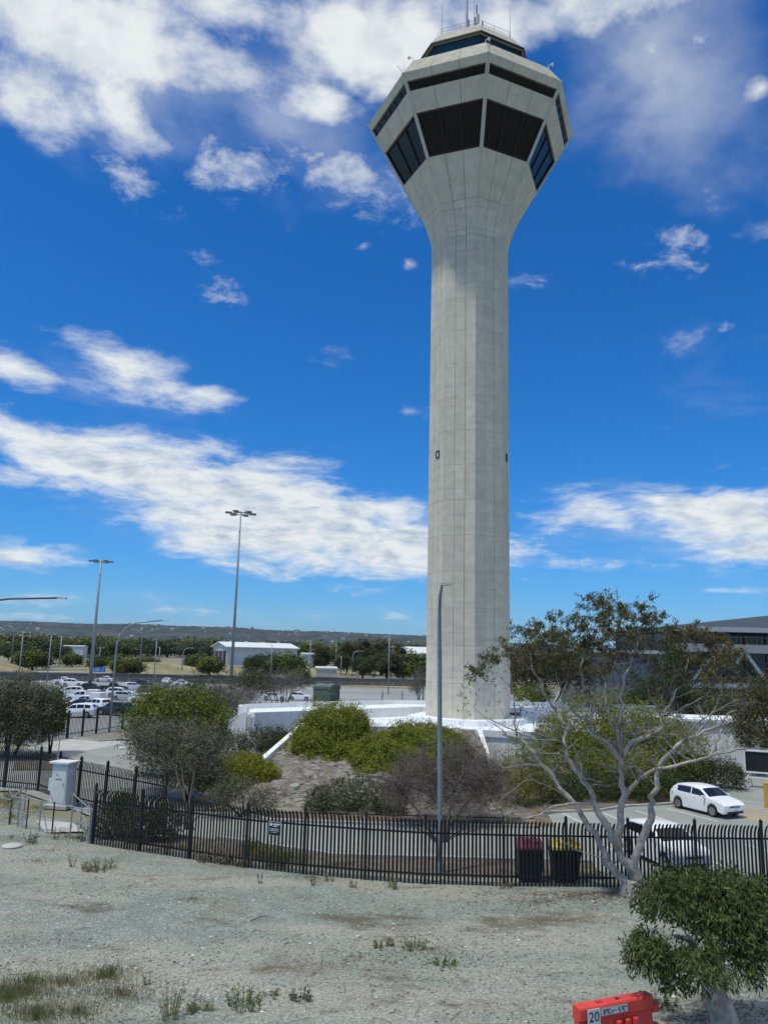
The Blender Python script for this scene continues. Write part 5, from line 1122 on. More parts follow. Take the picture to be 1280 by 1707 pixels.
bare('bare_shrub', 'pale leafless shrub tangle above the podium end wall', [lobe(385, 1170, 36, 22, 70), lobe(360, 1160, 24, 18, 72), lobe(410, 1165, 24, 18, 72)], twig_grey, (at(385, 1210, 71).x, 71, 0), n=3.5, stems=9)
bare('bare_shrub', 'bare grey twigs beside the parked cars at the tree top', [lobe(262, 1150, 22, 20, 82), lobe(285, 1155, 18, 16, 82)], twig_grey, (at(268, 1200, 82).x, 82, 0), n=3, stems=8)
bare('bare_shrub', 'bare twigs against the left foot of the tower shaft', [lobe(702, 1135, 16, 30, 95), lobe(692, 1150, 12, 20, 95)], twig_grey, (at(702, 1190, 95).x, 95, 0), n=3, stems=7)
bare('bare_shrub', 'small bare shrub between the two mounded green shrubs', [lobe(625, 1222, 22, 14, 55), lobe(612, 1230, 14, 12, 54)], twig_brown, (at(622, 1240, 54.5).x, 54.5, 1.7), n=6, L=.6, w_=.016, stems=8, r=.025)

# far trees: a few models, copied
def far_proto(seed, mat, second, lob):
    root = plant('far_tree', 'x', 'tree', lob, mat, 2.2, (.62, .36), (1.1, 14), trunk=(.28, bark_dark, 2), second=(second, .5, (.62, .36)), lump=.55, top=-.7)
    return root
protos = [far_proto(1, L_dark, L_deep, [(0, 0, 5, 3.6, 3.4, 3.2), (2.2, 0, 6.4, 2.6, 2.4, 2.4), (-2.4, .4, 5.8, 2.6, 2.4, 2.2)]),
          far_proto(2, L_dark, L_olive, [(0, 0, 3.2, 4.4, 3.6, 2.8), (3.2, 0, 3.6, 2.8, 2.6, 2.2), (-3.4, .4, 3.0, 2.4, 2.4, 2.0)]),
          far_proto(3, L_dark, L_brown, [(0, 0, 7, 2.8, 2.6, 4.6), (1.4, 0, 9, 2.0, 2.0, 2.4), (-1.5, .4, 5, 2.4, 2.0, 3.0)])]
first = [True] * 3
def far_tree(k, px, py_base, py_top, Y, wid=1.0, label='', group=None):
    o = protos[k] if first[k] else copy_tree(protos[k]); first[k] = False
    b = at(px, py_base, Y); H = at(px, py_top, Y).z; hh = (9.0, 6.2, 11.8)[k]; s = H / hh
    o.location = (b.x, Y, 0); o.scale = (s * wid, s * wid, s); o.rotation_euler = (0, 0, random.uniform(0, 6.28)); tag(o, label, 'tree', group); o['label'] = label
    if group: o['group'] = group
FT = [(1, 55, 1118, 1087, 250, 1.2, 'rounded dark tree between the two slim poles at far left'), (0, 20, 1105, 1073, 340, 1.4, 'broad dark tree behind the dry earth mound'), (0, 70, 1105, 1070, 350, 1.5, 'broad dark tree left of the long pale shed'), (0, 100, 1105, 1078, 360, 1.2, 'dark tree directly in front of the long pale shed'), (1, 120, 1115, 1092, 300, 1.1, 'low bushy tree below the long pale shed'), (1, 212, 1125, 1101, 215, 1.15, 'dark bushy tree right of the curved lamp pole'), (1, 160, 1122, 1096, 270, .9, 'low olive tree right of the light mast'), (1, 190, 1118, 1095, 285, 1.1, 'low tree left of the curved lamp pole'), (1, 245, 1118, 1098, 290, 1.2, 'low bush tree under the far curved lamp'), (1, 350, 1125, 1098, 240, 1.2, 'low tree left of the hangar door'), (1, 320, 1118, 1095, 300, 1.0, 'low bush left of the hangar'),
      (0, 445, 1122, 1092, 260, 1.2, 'olive tree in front of the hangar side'), (1, 480, 1120, 1094, 250, 1.1, 'wide dark tree at the hangar corner'), (0, 420, 1122, 1096, 240, .9, 'dark tree below the tall light mast'), (2, 535, 1118, 1082, 300, 1.3, 'brownish upright tree above the pale hut'), (2, 577, 1122, 1077, 280, 1.2, 'tall dark tree right of the pale hut'), (2, 608, 1122, 1073, 290, 1.4, 'tallest dark tree of the clump left of the tower'), (2, 635, 1122, 1075, 285, 1.5, 'broad tall dark tree of the clump left of the tower'), (0, 605, 1125, 1097, 235, 1.1, 'light green rounded tree at the foot of the dark clump'), (0, 645, 1128, 1090, 230, 1.2, 'near dark tree at the right of the clump'), (2, 662, 1122, 1080, 270, 1.0, 'narrow dark tree right of the clump near the warehouse'), (1, 690, 1125, 1095, 240, 1.1, 'low dark tree before the white warehouse'), (1, 500, 1135, 1118, 180, .8, 'low grey-green bush at the end of the dark wall')]
for k, px, pb, pt, Y, wd, lab in FT: far_tree(k, px, pb, pt, Y, wd, lab)
for i in range(70):
    px = random.uniform(-20, 720) if i < 56 else random.uniform(850, 1300); Y = random.uniform(560, 900)
    far_tree(random.choice((0, 1, 0)), px, 1098, 1089 + (px - 640) * .0244 - random.uniform(5, 13), Y, random.uniform(1.6, 2.6), 'dark tree in the distant belt under the hills', 'distant tree belt')
# dry earth mounds
def mound(cx, cy, rx, ry, h, mat, label):
    m = MB(); n, k = 28, 7
    for i in range(k):
        t = i / (k - 1)
        for j in range(n):
            a = 2 * math.pi * j / n; rr = (1 - t) * (1 + .12 * math.sin(3 * a + cx) + .08 * math.sin(7 * a))
            m.v.append((cx + rx * rr * math.cos(a), cy + ry * rr * math.sin(a), h * (1 - (1 - t) ** 2) * (1 + .1 * math.sin(4 * a)) - .15))
    for i in range(k - 1):
        for j in range(n): m.f.append((i * n + j, i * n + (j + 1) % n, (i + 1) * n + (j + 1) % n, (i + 1) * n + j))
    o = m.build('earth_mound', mat, smooth=True); tag(o, kind='structure')
dry = pm('dry_earth', (.33, .27, .165), (.22, .19, .11), scale=.18, rough=1, stain=((.12, .12, .06), .15, .15, .8))
mound(-122, 215, 30, 14, 5.2, dry, ''); mound(-76, 262, 20, 12, 3.0, dry, ''); mound(-52, 270, 18, 10, 2.4, dry, ''); mound(-30, 265, 16, 8, 2.4, dry, '')

# ------------------------------------------------------------------ the white-barked gum tree in front of the fence
gum_bark = pm('gum_bark', (.50, .465, .405), (.31, .27, .225), scale=4.5, rough=.8, bump=.012, bscale=26, stain=((.34, .20, .10), 3.0, 1.3, .6))
gum_twig = pm('gum_twig', (.33, .30, .27), (.22, .19, .17), scale=4, rough=.8)
gb = G(1050, 1494); GY = gb.y
gum = empty('gum_tree', gb); tag(gum, 'spreading white-barked gum tree with sparse olive-brown leaves in front of the fence', 'tree')
# limbs: list of (px, py, depth offset), start radius, end radius
LIMBS = [
 ([(1052, 1498, 0), (1048, 1478, 0), (1034, 1462, .05), (1012, 1438, .2), (1003, 1410, .35), (985, 1382, .5), (962, 1350, .7), (938, 1322, .9), (918, 1292, 1.0), (897, 1268, 1.1), (880, 1248, 1.2), (862, 1230, 1.3), (838, 1224, 1.3)], .21, .05),
 ([(1056, 1492, 0), (1066, 1472, -.05), (1050, 1447, -.1), (1032, 1424, -.1), (1022, 1398, -.05), (1004, 1366, 0), (991, 1338, .05), (971, 1302, .1), (950, 1272, .1), (944, 1245, .2), (938, 1208, .3), (924, 1180, .4), (906, 1156, .5), (890, 1122, .5), (884, 1086, .6)], .24, .025),
 ([(1030, 1412, -.1), (1030, 1384, -.2), (1036, 1348, -.25), (1037, 1318, -.3), (1036, 1290, -.3), (1035, 1262, -.3), (1030, 1238, -.3), (1031, 1210, -.2), (1036, 1176, -.1), (1040, 1140, 0), (1050, 1105, .1), (1062, 1064, .2)], .19, .02),
 ([(1066, 1474, 0), (1056, 1450, -.1), (1064, 1412, -.3), (1078, 1378, -.5), (1086, 1346, -.6), (1089, 1320, -.7), (1098, 1292, -.8), (1107, 1266, -.9), (1130, 1243, -1.0), (1162, 1225, -1.1), (1196, 1207, -1.2), (1228, 1184, -1.3)], .22, .03),
 ([(1035, 1268, -.3), (1012, 1240, -.5), (990, 1226, -.6), (983, 1206, -.7), (988, 1180, -.8), (975, 1150, -.9), (968, 1115, -1.0), (980, 1075, -1.0), (1000, 1040, -1.0)], .11, .02),
 ([(1037, 1262, -.3), (1054, 1240, -.1), (1080, 1228, .1), (1102, 1214, .3), (1107, 1186, .5), (1128, 1152, .7), (1144, 1116, .8), (1152, 1080, .9)], .12, .02),
 ([(1044, 1326, -.3), (1064, 1298, -.8), (1094, 1283, -1.2), (1142, 1272, -1.6), (1180, 1259, -1.9), (1192, 1240, -2.0), (1205, 1215, -2.1)], .09, .03),
 ([(1180, 1260, -1.9), (1216, 1254, -2.2), (1250, 1248, -2.4), (1290, 1252, -2.6)], .05, .02),
 ([(905, 1278, 1.1), (872, 1275, 1.2), (840, 1281, 1.3), (808, 1260, 1.3), (782, 1240, 1.4), (766, 1218, 1.5)], .06, .012),
 ([(942, 1326, .9), (908, 1310, .5), (880, 1300, .2), (850, 1322, -.1), (820, 1352, -.2)], .035, .01),
 ([(988, 1340, .1), (958, 1341, -.4), (928, 1344, -.8), (900, 1358, -1.1), (872, 1364, -1.3), (845, 1354, -1.5)], .07, .012),
 ([(1026, 1438, -.1), (1000, 1430, -.5), (970, 1420, -.9), (936, 1402, -1.2)], .035, .012),
 ([(862, 1230, 1.3), (856, 1190, 1.3), (855, 1150, 1.4), (848, 1110, 1.4), (840, 1080, 1.5)], .05, .015),
 ([(944, 1250, .2), (930, 1235, .0), (900, 1236, -.2), (870, 1225, -.3), (845, 1212, -.4), (815, 1200, -.5), (790, 1180, -.5)], .05, .01),
 ([(1160, 1226, -1.1), (1180, 1200, -.8), (1198, 1165, -.6), (1204, 1130, -.5)], .05, .015), ([(1140, 1238, -1.0), (1160, 1210, -1.4), (1200, 1180, -1.8), (1235, 1165, -2.0)], .05, .012),
 ([(1106, 1190, .5), (1085, 1165, .8), (1078, 1130, 1.0), (1085, 1090, 1.1)], .05, .015), ([(1107, 1195, .5), (1140, 1178, .6), (1175, 1160, .8), (1205, 1120, .9)], .05, .015), ([(1031, 1215, -.2), (1012, 1180, .3), (1010, 1140, .6), (1018, 1100, .8), (1030, 1060, .9)], .05, .015), ([(924, 1182, .4), (940, 1150, .8), (945, 1115, 1.0), (935, 1080, 1.0)], .04, .012),
 ([(983, 1208, -.7), (962, 1190, -1.0), (940, 1160, -1.2), (925, 1120, -1.3), (918, 1080, -1.3)], .045, .012), ([(890, 1122, .5), (870, 1100, .3), (848, 1088, .2), (815, 1100, .1)], .03, .01), ([(1062, 1300, -.8), (1045, 1270, -1.2), (1060, 1240, -1.5)], .03, .01)]
SK = []      # skeleton points with radius
def smooth_path(P, sub=3):
    out = []
    for i in range(len(P) - 1):
        p0, p1, p2, p3 = P[max(i - 1, 0)], P[i], P[i + 1], P[min(i + 2, len(P) - 1)]
        for k in range(sub):
            t = k / sub; out.append(.5 * ((2 * p1) + (p2 - p0) * t + (2 * p0 - 5 * p1 + 4 * p2 - p3) * t * t + (3 * p1 - p0 - 3 * p2 + p3) * t ** 3))
    return out + [P[-1]]
for pts, r0, r1 in LIMBS:
    P = [at(px, py, GY + dy) for px, py, dy in pts]
    if pts[0][1] > 1485: P[0].z = -.15
    S = smooth_path(P); n = len(S)
    for i in range(2, n - 1):
        k_ = .045 if r0 > .08 else .03
        S[i] = S[i] + Vector((random.gauss(0, k_), random.gauss(0, k_), random.gauss(0, k_ * .6)))
    # taper mostly with length
    R_ = [(r0 + (r1 - r0) * (i / (n - 1)) ** .62) * .86 * (1 + random.uniform(-.10, .10)) for i in range(n)]
    MB().tube([p - gb for p in S], R_, 10).build('limb', gum_bark if r0 > .06 else gum_twig, gum, smooth=True)
    SK += [(p, r) for p, r in zip(S, R_)]
m = MB(); m.tube([(0, 0, -.2), (.02, 0, .1), (.05, 0, .5)], [.46, .36, .27], 12); m.build('trunk_base', gum_bark, gum, smooth=True)
sec_ = MB(); EXTRA = []
for i in range(260):
    p, r = random.choice(SK)
    if p.z < 3.2 or r > .16 or r < .014: continue
    d = Vector((random.gauss(0, 1), random.gauss(0, 1), random.uniform(-.1, 1.3))).normalized(); L = random.uniform(.5, 1.5); q = p; r_ = min(.03, r * .5); path = [p]; 
    for k in range(4):
        d = (d + Vector((random.gauss(0, .28), random.gauss(0, .28), random.gauss(.08, .22)))).normalized(); q = q + d * L / 4; path.append(q)
    sec_.tube([v - gb for v in path], [r_ * k for k in (1, .8, .6, .42, .2)], 5)
    EXTRA += [(v, r_ * .6) for v in path[1:]]
    for w_ in range(4):
        f = random.choice(path[1:]); d3 = (d + Vector((random.gauss(0, .8), random.gauss(0, .8), random.gauss(.1, .6)))).normalized() * random.uniform(.2, .6)
        sec_.tube([f - gb, f + d3 * .5 + Vector((0, 0, .03)) - gb, f + d3 - gb], [r_ * .35, r_ * .25, r_ * .1], 4)
tag(sec_.build('small_branches', gum_twig, gum, smooth=True), kind='stuff'); SK += EXTRA
SKP = np.array([p[:] for p, _ in SK]); SKR = np.array([r for _, r in SK])
#        px, py, r px, depth, leaves
CLU = [(1000, 1022, 34, -.9, 420), (1030, 1030, 34, .6, 400), (985, 1050, 30, -1.2, 300), (1065, 1032, 34, .2, 420), (1095, 1042, 28, .9, 280), (1050, 1065, 30, 0, 240), (1020, 1065, 26, .9, 240), (960, 1032, 20, -1, 120), (915, 1045, 26, -1.2, 190), (885, 1062, 24, .6, 210), (860, 1050, 14, .6, 60), (935, 1060, 26, .9, 260), (905, 1085, 30, -1.3, 330), (945, 1090, 32, 1.0, 420), (985, 1090, 30, -.9, 340), (870, 1095, 24, .5, 220), (842, 1085, 20, 1.5, 130), (815, 1105, 20, .1, 160), (795, 1122, 18, .2, 150), (920, 1120, 26, -1.3, 280), (960, 1125, 26, -.9, 280), (1000, 1120, 24, .6, 200), (1035, 1100, 24, .8, 160),
       (1075, 1075, 28, .9, 180), (1085, 1110, 26, 1.0, 160), (1115, 1080, 28, .8, 180), (1140, 1060, 26, .9, 200), (1165, 1055, 22, .9, 150), (1185, 1085, 30, .9, 260), (1205, 1075, 24, .9, 200), (1170, 1110, 30, .8, 240), (1210, 1110, 30, -.4, 260), (1195, 1140, 26, -.5, 180), (1145, 1105, 26, .8, 160), (1125, 1130, 24, .7, 130), (1230, 1095, 20, -.4, 110), (1060, 1140, 22, .5, 70), (1095, 1150, 22, .9, 80), (1235, 1140, 24, -1.5, 60), (1240, 1175, 24, -2, 30), (1225, 1200, 26, -2, 16), (1260, 1235, 20, -2.3, 12), (1262, 1215, 18, -2.3, 10), (1215, 1160, 26, -1.8, 40), (1180, 1190, 22, -1.2, 24),
       (830, 1120, 26, 1.4, 24), (800, 1160, 28, -.5, 8), (780, 1190, 24, -.5, 4), (830, 1175, 28, -.4, 6), (870, 1180, 26, 1.3, 10), (800, 1215, 24, 1.3, 2), (770, 1212, 16, 1.5, 2), (840, 1205, 26, 1.3, 4), (765, 1160, 16, -.5, 6), (900, 1190, 24, .4, 10), (830, 1345, 20, -.3, 10), (850, 1365, 20, -1.4, 10), (905, 1345, 18, -1.0, 6), (980, 1165, 22, -1.0, 40), (1020, 1150, 20, .6, 30), (1160, 1150, 22, .8, 60), (1130, 1190, 22, .6, 20), (1000, 1190, 18, -.7, 14), (940, 1215, 18, -.2, 8), (1210, 1225, 20, -2.1, 8)]
tw = MB(); LC_, LD_ = [], []
LB_, LBd = [], []
for px, py, rp, dy, nl in CLU:
    c = at(px, py, GY + dy); R_ = rp * GY / F
    d2 = np.linalg.norm(SKP - np.array(c[:]), axis=1) + SKR * 2; d2[SKP[:, 2] > c.z + .3] += 1.0; i0 = int(np.argmin(d2)); s = Vector(SKP[i0]); r = min(.02, SKR[i0] * .6)
    mid = s.lerp(c, .55) + Vector((0, 0, .12 * (c - s).length)); tw.tube([s - gb, mid - gb, c - gb], [r, r * .75, r * .45], 5)
    nt = 16 if nl > 60 else 12
    for q in range(nt):
        d = Vector((random.gauss(0, 1), random.gauss(0, 1), random.gauss(.35, .8))).normalized(); L = R_ * random.uniform(.5, 1.15)
        st_ = mid.lerp(c, random.uniform(.4, 1)) if random.random() < .6 else c
        e = st_ + d * L; k_ = st_.lerp(e, .5) + Vector((random.gauss(0, .08), random.gauss(0, .08), random.gauss(.02, .06))) * R_ * 2
        tw.tube([st_ - gb, k_ - gb, e - gb], [r * .42, r * .3, r * .12], 4)
        for w_ in range(3):
            f = k_.lerp(e, random.random()); d3 = (d + Vector((random.gauss(0, .9), random.gauss(0, .9), random.gauss(0, .7)))).normalized() * L * .45
            tw.tube([f - gb, f + d3 - gb], [r * .22, r * .08], 3, cap=False)
            nleaf = max(0, int(nl * 2.7 / (nt * 3) + random.random()))
            for _ in range(nleaf):
                p = f + d3 * random.uniform(.2, 1.15) + Vector((random.gauss(0, .05), random.gauss(0, .05), random.gauss(0, .04)))
                dd = Vector((random.gauss(0, .8), random.gauss(0, .8), random.gauss(-.7, .5))).normalized()
                (LC_ if random.random() < .72 else LB_).append(p - gb); (LD_ if len(LC_) > len(LD_) else LBd).append(dd)
tag(tw.build('twigs', gum_twig, gum), kind='stuff')
for nm, C_, D_, mt in (('leaves', LC_, LD_, L_gum), ('dry_leaves', LB_, LBd, L_brown)):
    C_ = np.array([tuple(v) for v in C_]); D_ = np.array([tuple(v) for v in D_]); n = len(C_)
    tag(obj(nm, leaf_mesh(nm, C_, D_, jit(n, .15), jit(n, .036), mt), gum), kind='stuff')

# ------------------------------------------------------------------ near pollarded gum with drooping leaves, bottom right
nb = Vector((at(1205, 1700, 17.6).x, 17.6, 0)); near = empty('pollard_gum', nb); tag(near, 'short thick-trunked gum with dense drooping green leaves at the bottom right', 'tree')
S = smooth_path([nb + Vector((.08, 0, -.2)), nb + Vector((.02, 0, .35)), at(1192, 1660, 17.6), at(1185, 1628, 17.65), at(1180, 1590, 17.7)])
MB().tube([p - nb for p in S], [.36, .33, .30, .28, .26, .25, .24, .235, .23, .22, .20, .18, .15][:len(S)], 14).build('trunk', gum_bark, near, smooth=True)
for px, py, dy in ((1120, 1560, -.3), (1240, 1540, .3), (1180, 1520, .6), (1090, 1600, -.6), (1250, 1600, .2), (1150, 1600, -.7)):
    MB().tube([S[-3] - nb, S[-1].lerp(at(px, py, 17.7 + dy), .5) - nb + Vector((0, 0, .1)), at(px, py, 17.7 + dy) - nb], [.11, .07, .03], 8).build('branch', gum_bark, near, smooth=True)
LN = leafmat('leaf_near_gum', (.028, .054, .013), (.115, .155, .034), tr=.25, rough=.42); LN2 = leafmat('leaf_near_pale', (.10, .115, .045), (.15, .16, .07), tr=.25, rough=.45)
lob = [lobe(1200, 1528, 66, 50, 18.0), lobe(1240, 1545, 38, 44, 17.8), lobe(1106, 1506, 46, 40, 17.5), lobe(1160, 1484, 44, 28, 18.1), lobe(1222, 1488, 42, 30, 18.2), lobe(1082, 1596, 38, 32, 16.9), lobe(1166, 1616, 52, 32, 16.8), lobe(1122, 1640, 22, 16, 16.8), lobe(1252, 1602, 26, 42, 17.3), lobe(1262, 1500, 26, 30, 18.0)]
lobr = [(l[0] - nb.x, l[1] - nb.y, l[2], l[3], l[4] * .95, l[5]) for l in lob]
P, N = clumps(lobr, 1750, 13, .15, .8, .22, -.75, .34); D_ = unit(RNG.normal(size=P.shape) * .5 + N * .5 + np.array([0, 0, -.75])); n = len(P)
obj('leaves', leaf_mesh('leaves', P, D_, jit(n, .125, .35), jit(n, .036, .3), LN, N), near)
P, N = clumps(lobr, 240, 8, .13, .8, .1, -.5, .14); D_ = unit(RNG.normal(size=P.shape) * .4 + N * .4 + np.array([0, 0, -.9])); n = len(P)
obj('pale_leaves', leaf_mesh('pale_leaves', P, D_, jit(n, .125, .3), jit(n, .024, .25), LN2), near)
for o in list(near.children):
    if 'leaves' in o.name: o['kind'] = 'stuff'

# ------------------------------------------------------------------ weeds, dry grass and litter on the gravel
W_green = leafmat('weed_green', (.13, .175, .06), (.25, .28, .10), tr=.42); W_dry = leafmat('weed_dry', (.20, .155, .085), (.31, .25, .15), tr=.2); W_dark = leafmat('weed_dark', (.045, .065, .03), (.09, .11, .05), tr=.2); W_olive = leafmat('weed_olive', (.19, .20, .085), (.33, .31, .15), tr=.42)
def weed(px, py, wpx, hpx, mat, label, dens=1.0, tall=False, flowers=False):
    b = G(px, py); k = b.y / F; R_ = wpx * k / 2; H = hpx * k
    root = empty('weed', (b.x, b.y, gz(b.x, b.y))); tag(root, label, 'weed', 'weeds on the gravel')
    ns = max(5, int(14 * dens * (R_ / .3) ** 1.2)); C_, D_, L_, Wd = [], [], [], []
    m = MB()
    for i in range(ns):
        a = random.uniform(0, 6.28); rr = R_ * math.sqrt(random.random()) * (.5 if tall else .85)
        s = Vector((rr * math.cos(a), rr * math.sin(a) * .8, -.02)); h = H * random.uniform(.45, 1.0) * (1 - .4 * rr / max(R_, .01)); lean = Vector((math.cos(a), math.sin(a), 0)) * random.uniform(.05, .45) * h
        e = s + lean + Vector((0, 0, h)); mid = s.lerp(e, .5) + Vector((0, 0, h * .08)); m.tube([s, mid, e], [.007, .005, .002], 3, cap=False)
        for q in range(int((7 if tall else 11) * (.6 + h))+3):
            t = random.uniform(.12, 1.02); p = s.lerp(e, t); C_.append(tuple(p + Vector((random.gauss(0, .02), random.gauss(0, .02), 0)))); d = Vector((random.gauss(0, 1), random.gauss(0, 1), random.uniform(-.1, 1.2))).normalized(); D_.append(tuple(d)); L_.append(random.uniform(.06, .13)); Wd.append(random.uniform(.012, .028))
    tag(m.build('stems', mat, root), kind='stuff'); obj('leaves', leaf_mesh('leaves', np.array(C_), np.array(D_), np.array(L_), np.array(Wd), mat), root)
    if flowers:
        f = MB()
        for i in range(7): f.lathe([(.005, 0), (.025, .012), (.005, .03)], (random.uniform(-R_, R_), random.uniform(-R_, R_) * .6, H * random.uniform(.6, 1.0)), 6)
        tag(f.build('flowers', line_w, root), kind='stuff')
WD = [(165, 1453, 62, 22, W_olive, 'low olive weed clump in the open gravel at left', 1.6, 0, 0), (283, 1700, 56, 62, W_olive, 'tall straggly weed at the bottom, left of centre', 1.2, 1, 1), (410, 1682, 64, 42, W_green, 'green leafy weed at the bottom centre-left', 1.5, 0, 0), (500, 1672, 34, 28, W_dark, 'small dark blue-green weed at the bottom', 1.4, 0, 0), (640, 1583, 40, 18, W_olive, 'olive weed tuft beside the brown patch', 1.2, 0, 0), (690, 1586, 46, 22, W_olive, 'second olive weed tuft right of its neighbour in the brown patch', 1.2, 0, 0), (737, 1615, 44, 16, W_green, 'flat green weed below the two olive tufts', 1.2, 0, 0), (434, 1476, 12, 26, W_dark, 'thin upright weed by the fence right of the sign', 1.0, 1, 0), (522, 1478, 12, 20, W_dark, 'little dark weed at the fence foot, centre', 1.0, 1, 0), (548, 1470, 16, 18, W_olive, 'little olive weed at the fence foot, centre', 1.0, 0, 0), (654, 1480, 26, 26, W_green, 'green weed growing through the fence near the lamp', 1.2, 1, 0), (590, 1480, 18, 16, W_dry, 'small dry weed at the fence foot', 1.0, 0, 0),
      (135, 1405, 20, 36, W_dark, 'dark green weed at the palisade end post', 1.3, 1, 0), (50, 1408, 22, 24, W_dark, 'dark weed in front of the pipe rail', 1.3, 0, 0), (93, 1402, 14, 30, W_dark, 'upright weed at the middle pipe rail post', 1.1, 1, 0), (112, 1398, 16, 24, W_olive, 'olive weed between the pipe rails', 1.0, 1, 0), (375, 1440, 40, 32, W_dry, 'dry straw-coloured grass tuft at the fence left of the sign', 2.0, 0, 0), (340, 1437, 36, 24, W_dry, 'dry grass tuft farther left at the fence', 1.8, 0, 0), (280, 1425, 18, 40, W_dark, 'tall dark weed at a fence post, left part', 1.2, 1, 0), (405, 1446, 30, 20, W_dry, 'dry grass tuft right under the sign', 1.5, 0, 0), (215, 1415, 20, 20, W_green, 'green weed at the fence near its left end', 1.1, 0, 0), (120, 1448, 16, 26, W_olive, 'thin weed left of the low olive clump', 1.0, 1, 0), (245, 1642, 18, 22, W_olive, 'small weed above the tall straggly one', .9, 1, 0), (330, 1690, 50, 24, W_olive, 'low weed between the two bottom weeds', 1.2, 0, 1), (455, 1665, 30, 14, W_dry, 'dry low weed near the dark blue-green one', .9, 0, 0), (840, 1480, 30, 14, W_dry, 'dry tuft at the fence below the bare shrub', 1.0, 0, 0), (20, 1330, 30, 22, W_olive, 'olive weed clump at the left edge behind the pipe rails', 1.6, 0, 0), (8, 1345, 40, 26, W_olive, 'grassy weeds at the left edge by the fence', 1.6, 0, 0), (460, 1446, 40, 30, W_green, 'green bush weed behind the fence under the sign', 2.0, 0, 0), (1100, 1680, 60, 22, W_dark, 'dark weed in the shade beside the red barrier', 1.4, 0, 0)]
for wd in WD: weed(*wd)
# grassy patch bottom left, short dry litter: too many blades to count
def patch(name, label_, polys, n, H, mat, wd=.012, dry=None):
    C_, D_, L_ = [], [], []
    for i in range(n):
        (px, py, rx, ry) = random.choice(polys); a = random.uniform(0, 6.28); q = abs(random.gauss(0, .68)); g0 = G(px + rx * q * math.cos(a), py + ry * q * math.sin(a))
        h = H * random.uniform(.4, 1.1) * max(.35, 1.2 - q * .6); d = Vector((random.gauss(0, .35), random.gauss(0, .35), 1)).normalized(); C_.append((g0.x, g0.y, gz(g0.x, g0.y) + h * .45 * d.z)); D_.append(tuple(d)); L_.append(h)
    o = obj(name, leaf_mesh(name, np.array(C_), np.array(D_), np.array(L_), jit(n, wd, .4), mat)); tag(o, kind='stuff'); return o
patch('grass_patch', '', [(100, 1640, 150, 30), (170, 1630, 60, 24), (40, 1655, 80, 24), (60, 1690, 130, 30), (10, 1660, 60, 26), (130, 1690, 90, 24)], 3800, .20, W_olive, .012)
patch('straw_patch', '', [(110, 1640, 160, 32), (60, 1690, 150, 30), (30, 1655, 90, 28), (200, 1660, 90, 26)], 4200, .16, W_dry, .010)
patch('green_patch', '', [(185, 1628, 40, 18), (45, 1640, 60, 18), (10, 1665, 40, 18), (60, 1700, 90, 16)], 1500, .24, W_green, .012)
patch('dry_grass', '', [(250, 1420, 120, 10), (400, 1445, 60, 7), (520, 1465, 80, 6), (700, 1480, 120, 5), (90, 1420, 90, 14), (20, 1400, 50, 12), (60, 1440, 90, 10), (320, 1505, 60, 8), (600, 1600, 110, 20), (720, 1590, 70, 14)], 3600, .10, W_dry, .010)
patch('ground_weeds', '', [(60, 1350, 60, 14), (20, 1365, 30, 10), (130, 1400, 60, 12), (560, 1445, 140, 8), (300, 1415, 100, 10), (460, 1430, 60, 10)], 3200, .16, W_olive, .014)
# stones, litter and twigs lying about
def pebble_mesh(n, rmin, rmax, area, name, mat):
    base = np.array([(1, 0, 0), (-1, 0, 0), (0, 1, 0), (0, -1, 0), (0, 0, 1), (0, 0, -1)], float); fc = [(0, 2, 4), (2, 1, 4), (1, 3, 4), (3, 0, 4), (2, 0, 5), (1, 2, 5), (3, 1, 5), (0, 3, 5)]
    m = MB()
    for i in range(n):
        px, py = area(); g0 = G(px, py); r = rmin * (rmax / rmin) ** (random.random() ** 2); R3 = Matrix.Rotation(random.uniform(0, 6.28), 3, 'Z')
        V_ = [R3 @ Vector((v[0] * r * random.uniform(.7, 1.3), v[1] * r * random.uniform(.6, 1.1), v[2] * r * .55)) + Vector((g0.x, g0.y, gz(g0.x, g0.y) + r * .3)) for v in base]; m.add(V_, fc)
    return tag(m.build(name, mat), kind='stuff')
ar_ = lambda: (random.uniform(0, 1280), 1490 + 230 * random.random() ** 1.3)
pebble_mesh(4200, .010, .038, ar_, 'loose_stones', pm('stone_grey', (.17, .185, .17), (.40, .41, .38), island=True, rough=.9))
pebble_mesh(150, .02, .06, ar_, 'pale_chips', pm('chip_white', (.6, .6, .58), (.75, .75, .73), island=True, rough=.8))
m = MB()
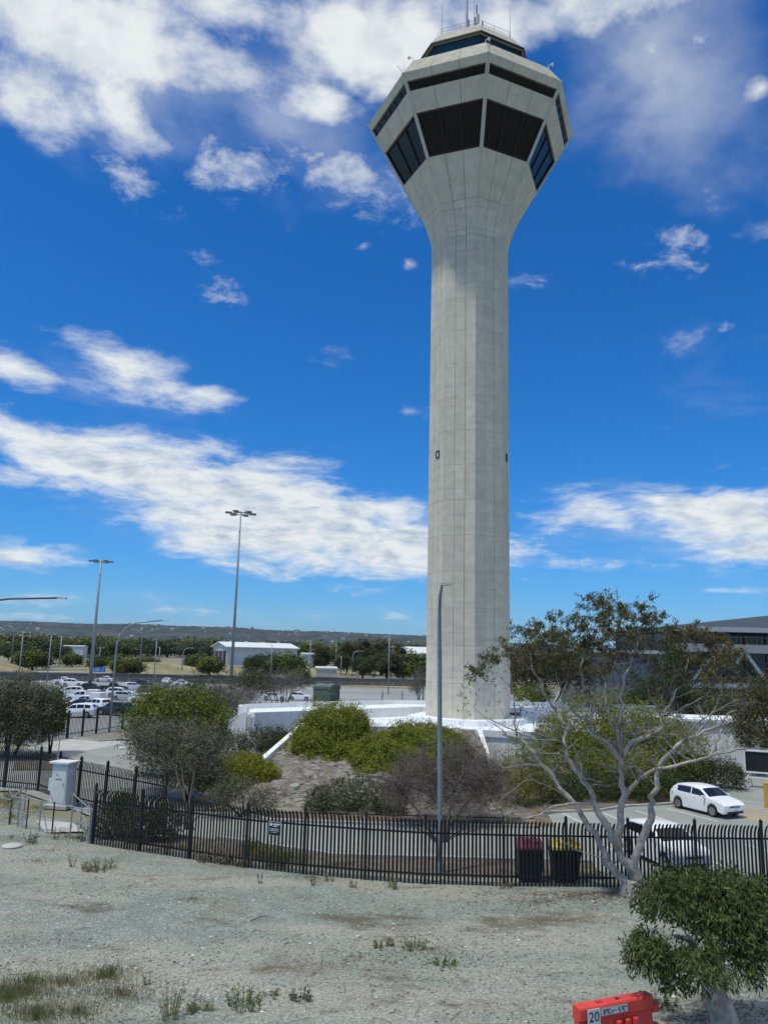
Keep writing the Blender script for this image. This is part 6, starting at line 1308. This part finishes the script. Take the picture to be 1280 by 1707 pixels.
for i in range(260):
    px, py = random.uniform(0, 1280), 1475 + 235 * random.random(); g0 = G(px, py); a = random.uniform(0, 6.28); L = random.uniform(.08, .5); z = gz(g0.x, g0.y) + .015
    p0 = Vector((g0.x, g0.y, z)); p1 = p0 + Vector((math.cos(a), math.sin(a), 0)) * L; m.tube([p0, p0.lerp(p1, .5) + Vector((random.gauss(0, .03), random.gauss(0, .03), .02)), p1], [.007, .006, .003], 4)
tag(m.build('fallen_twigs', pm('fallen_twig', (.12, .10, .08), (.22, .19, .16), island=True)), kind='stuff')
sb_ = G(880, 1283 + 250); stick = [G(418, 1539) + Vector((0, 0, .06)), G(432, 1536) + Vector((0, 0, .10)), G(448, 1530) + Vector((0, 0, .08))]
o = MB().tube(stick, [.016, .014, .006], 5).tube([stick[1], G(436, 1530) + Vector((0, 0, .16))], [.009, .004], 4).build('fallen_branch', bark_dark); tag(o, 'dark fallen branch lying on the gravel left of centre', 'branch')
lf_n = 2600; C_ = []; 
for i in range(lf_n):
    px, py = (random.gauss(1010, 110), 1488 + abs(random.gauss(0, 14))) if i < 1500 else (random.gauss(700, 130), random.gauss(1600, 24)) if i < 2000 else (random.gauss(1180, 80), random.gauss(1690, 22)); g0 = G(px, max(py, 1484)); C_.append((g0.x, g0.y, gz(g0.x, g0.y) + .012))
C_ = np.array(C_); D_ = unit(np.stack([RNG.normal(size=lf_n), RNG.normal(size=lf_n), RNG.normal(size=lf_n) * .12], 1))
tag(obj('leaf_litter', leaf_mesh('leaf_litter', C_, D_, jit(lf_n, .11), jit(lf_n, .028), pm('litter_brown', (.16, .10, .06), (.30, .21, .14), island=True, rough=.9))), kind='stuff')

# ------------------------------------------------------------------ thin haze between here and the hills
hz = MB().box((0, 3000, 160), (26000, 11000, 322))
hm_ = bpy.data.materials.new('haze_air'); hm_.use_nodes = True; t_ = NT(hm_.node_tree); t_.n.clear()
pv_ = t_.new('ShaderNodeVolumePrincipled', inp={'Color': (.72, .84, 1.0, 1), 'Density': .00003, 'Anisotropy': .2})
t_.new('ShaderNodeOutputMaterial', inp={'Volume': pv_.outputs[0]})
tag(hz.build('haze', hm_), kind='stuff')
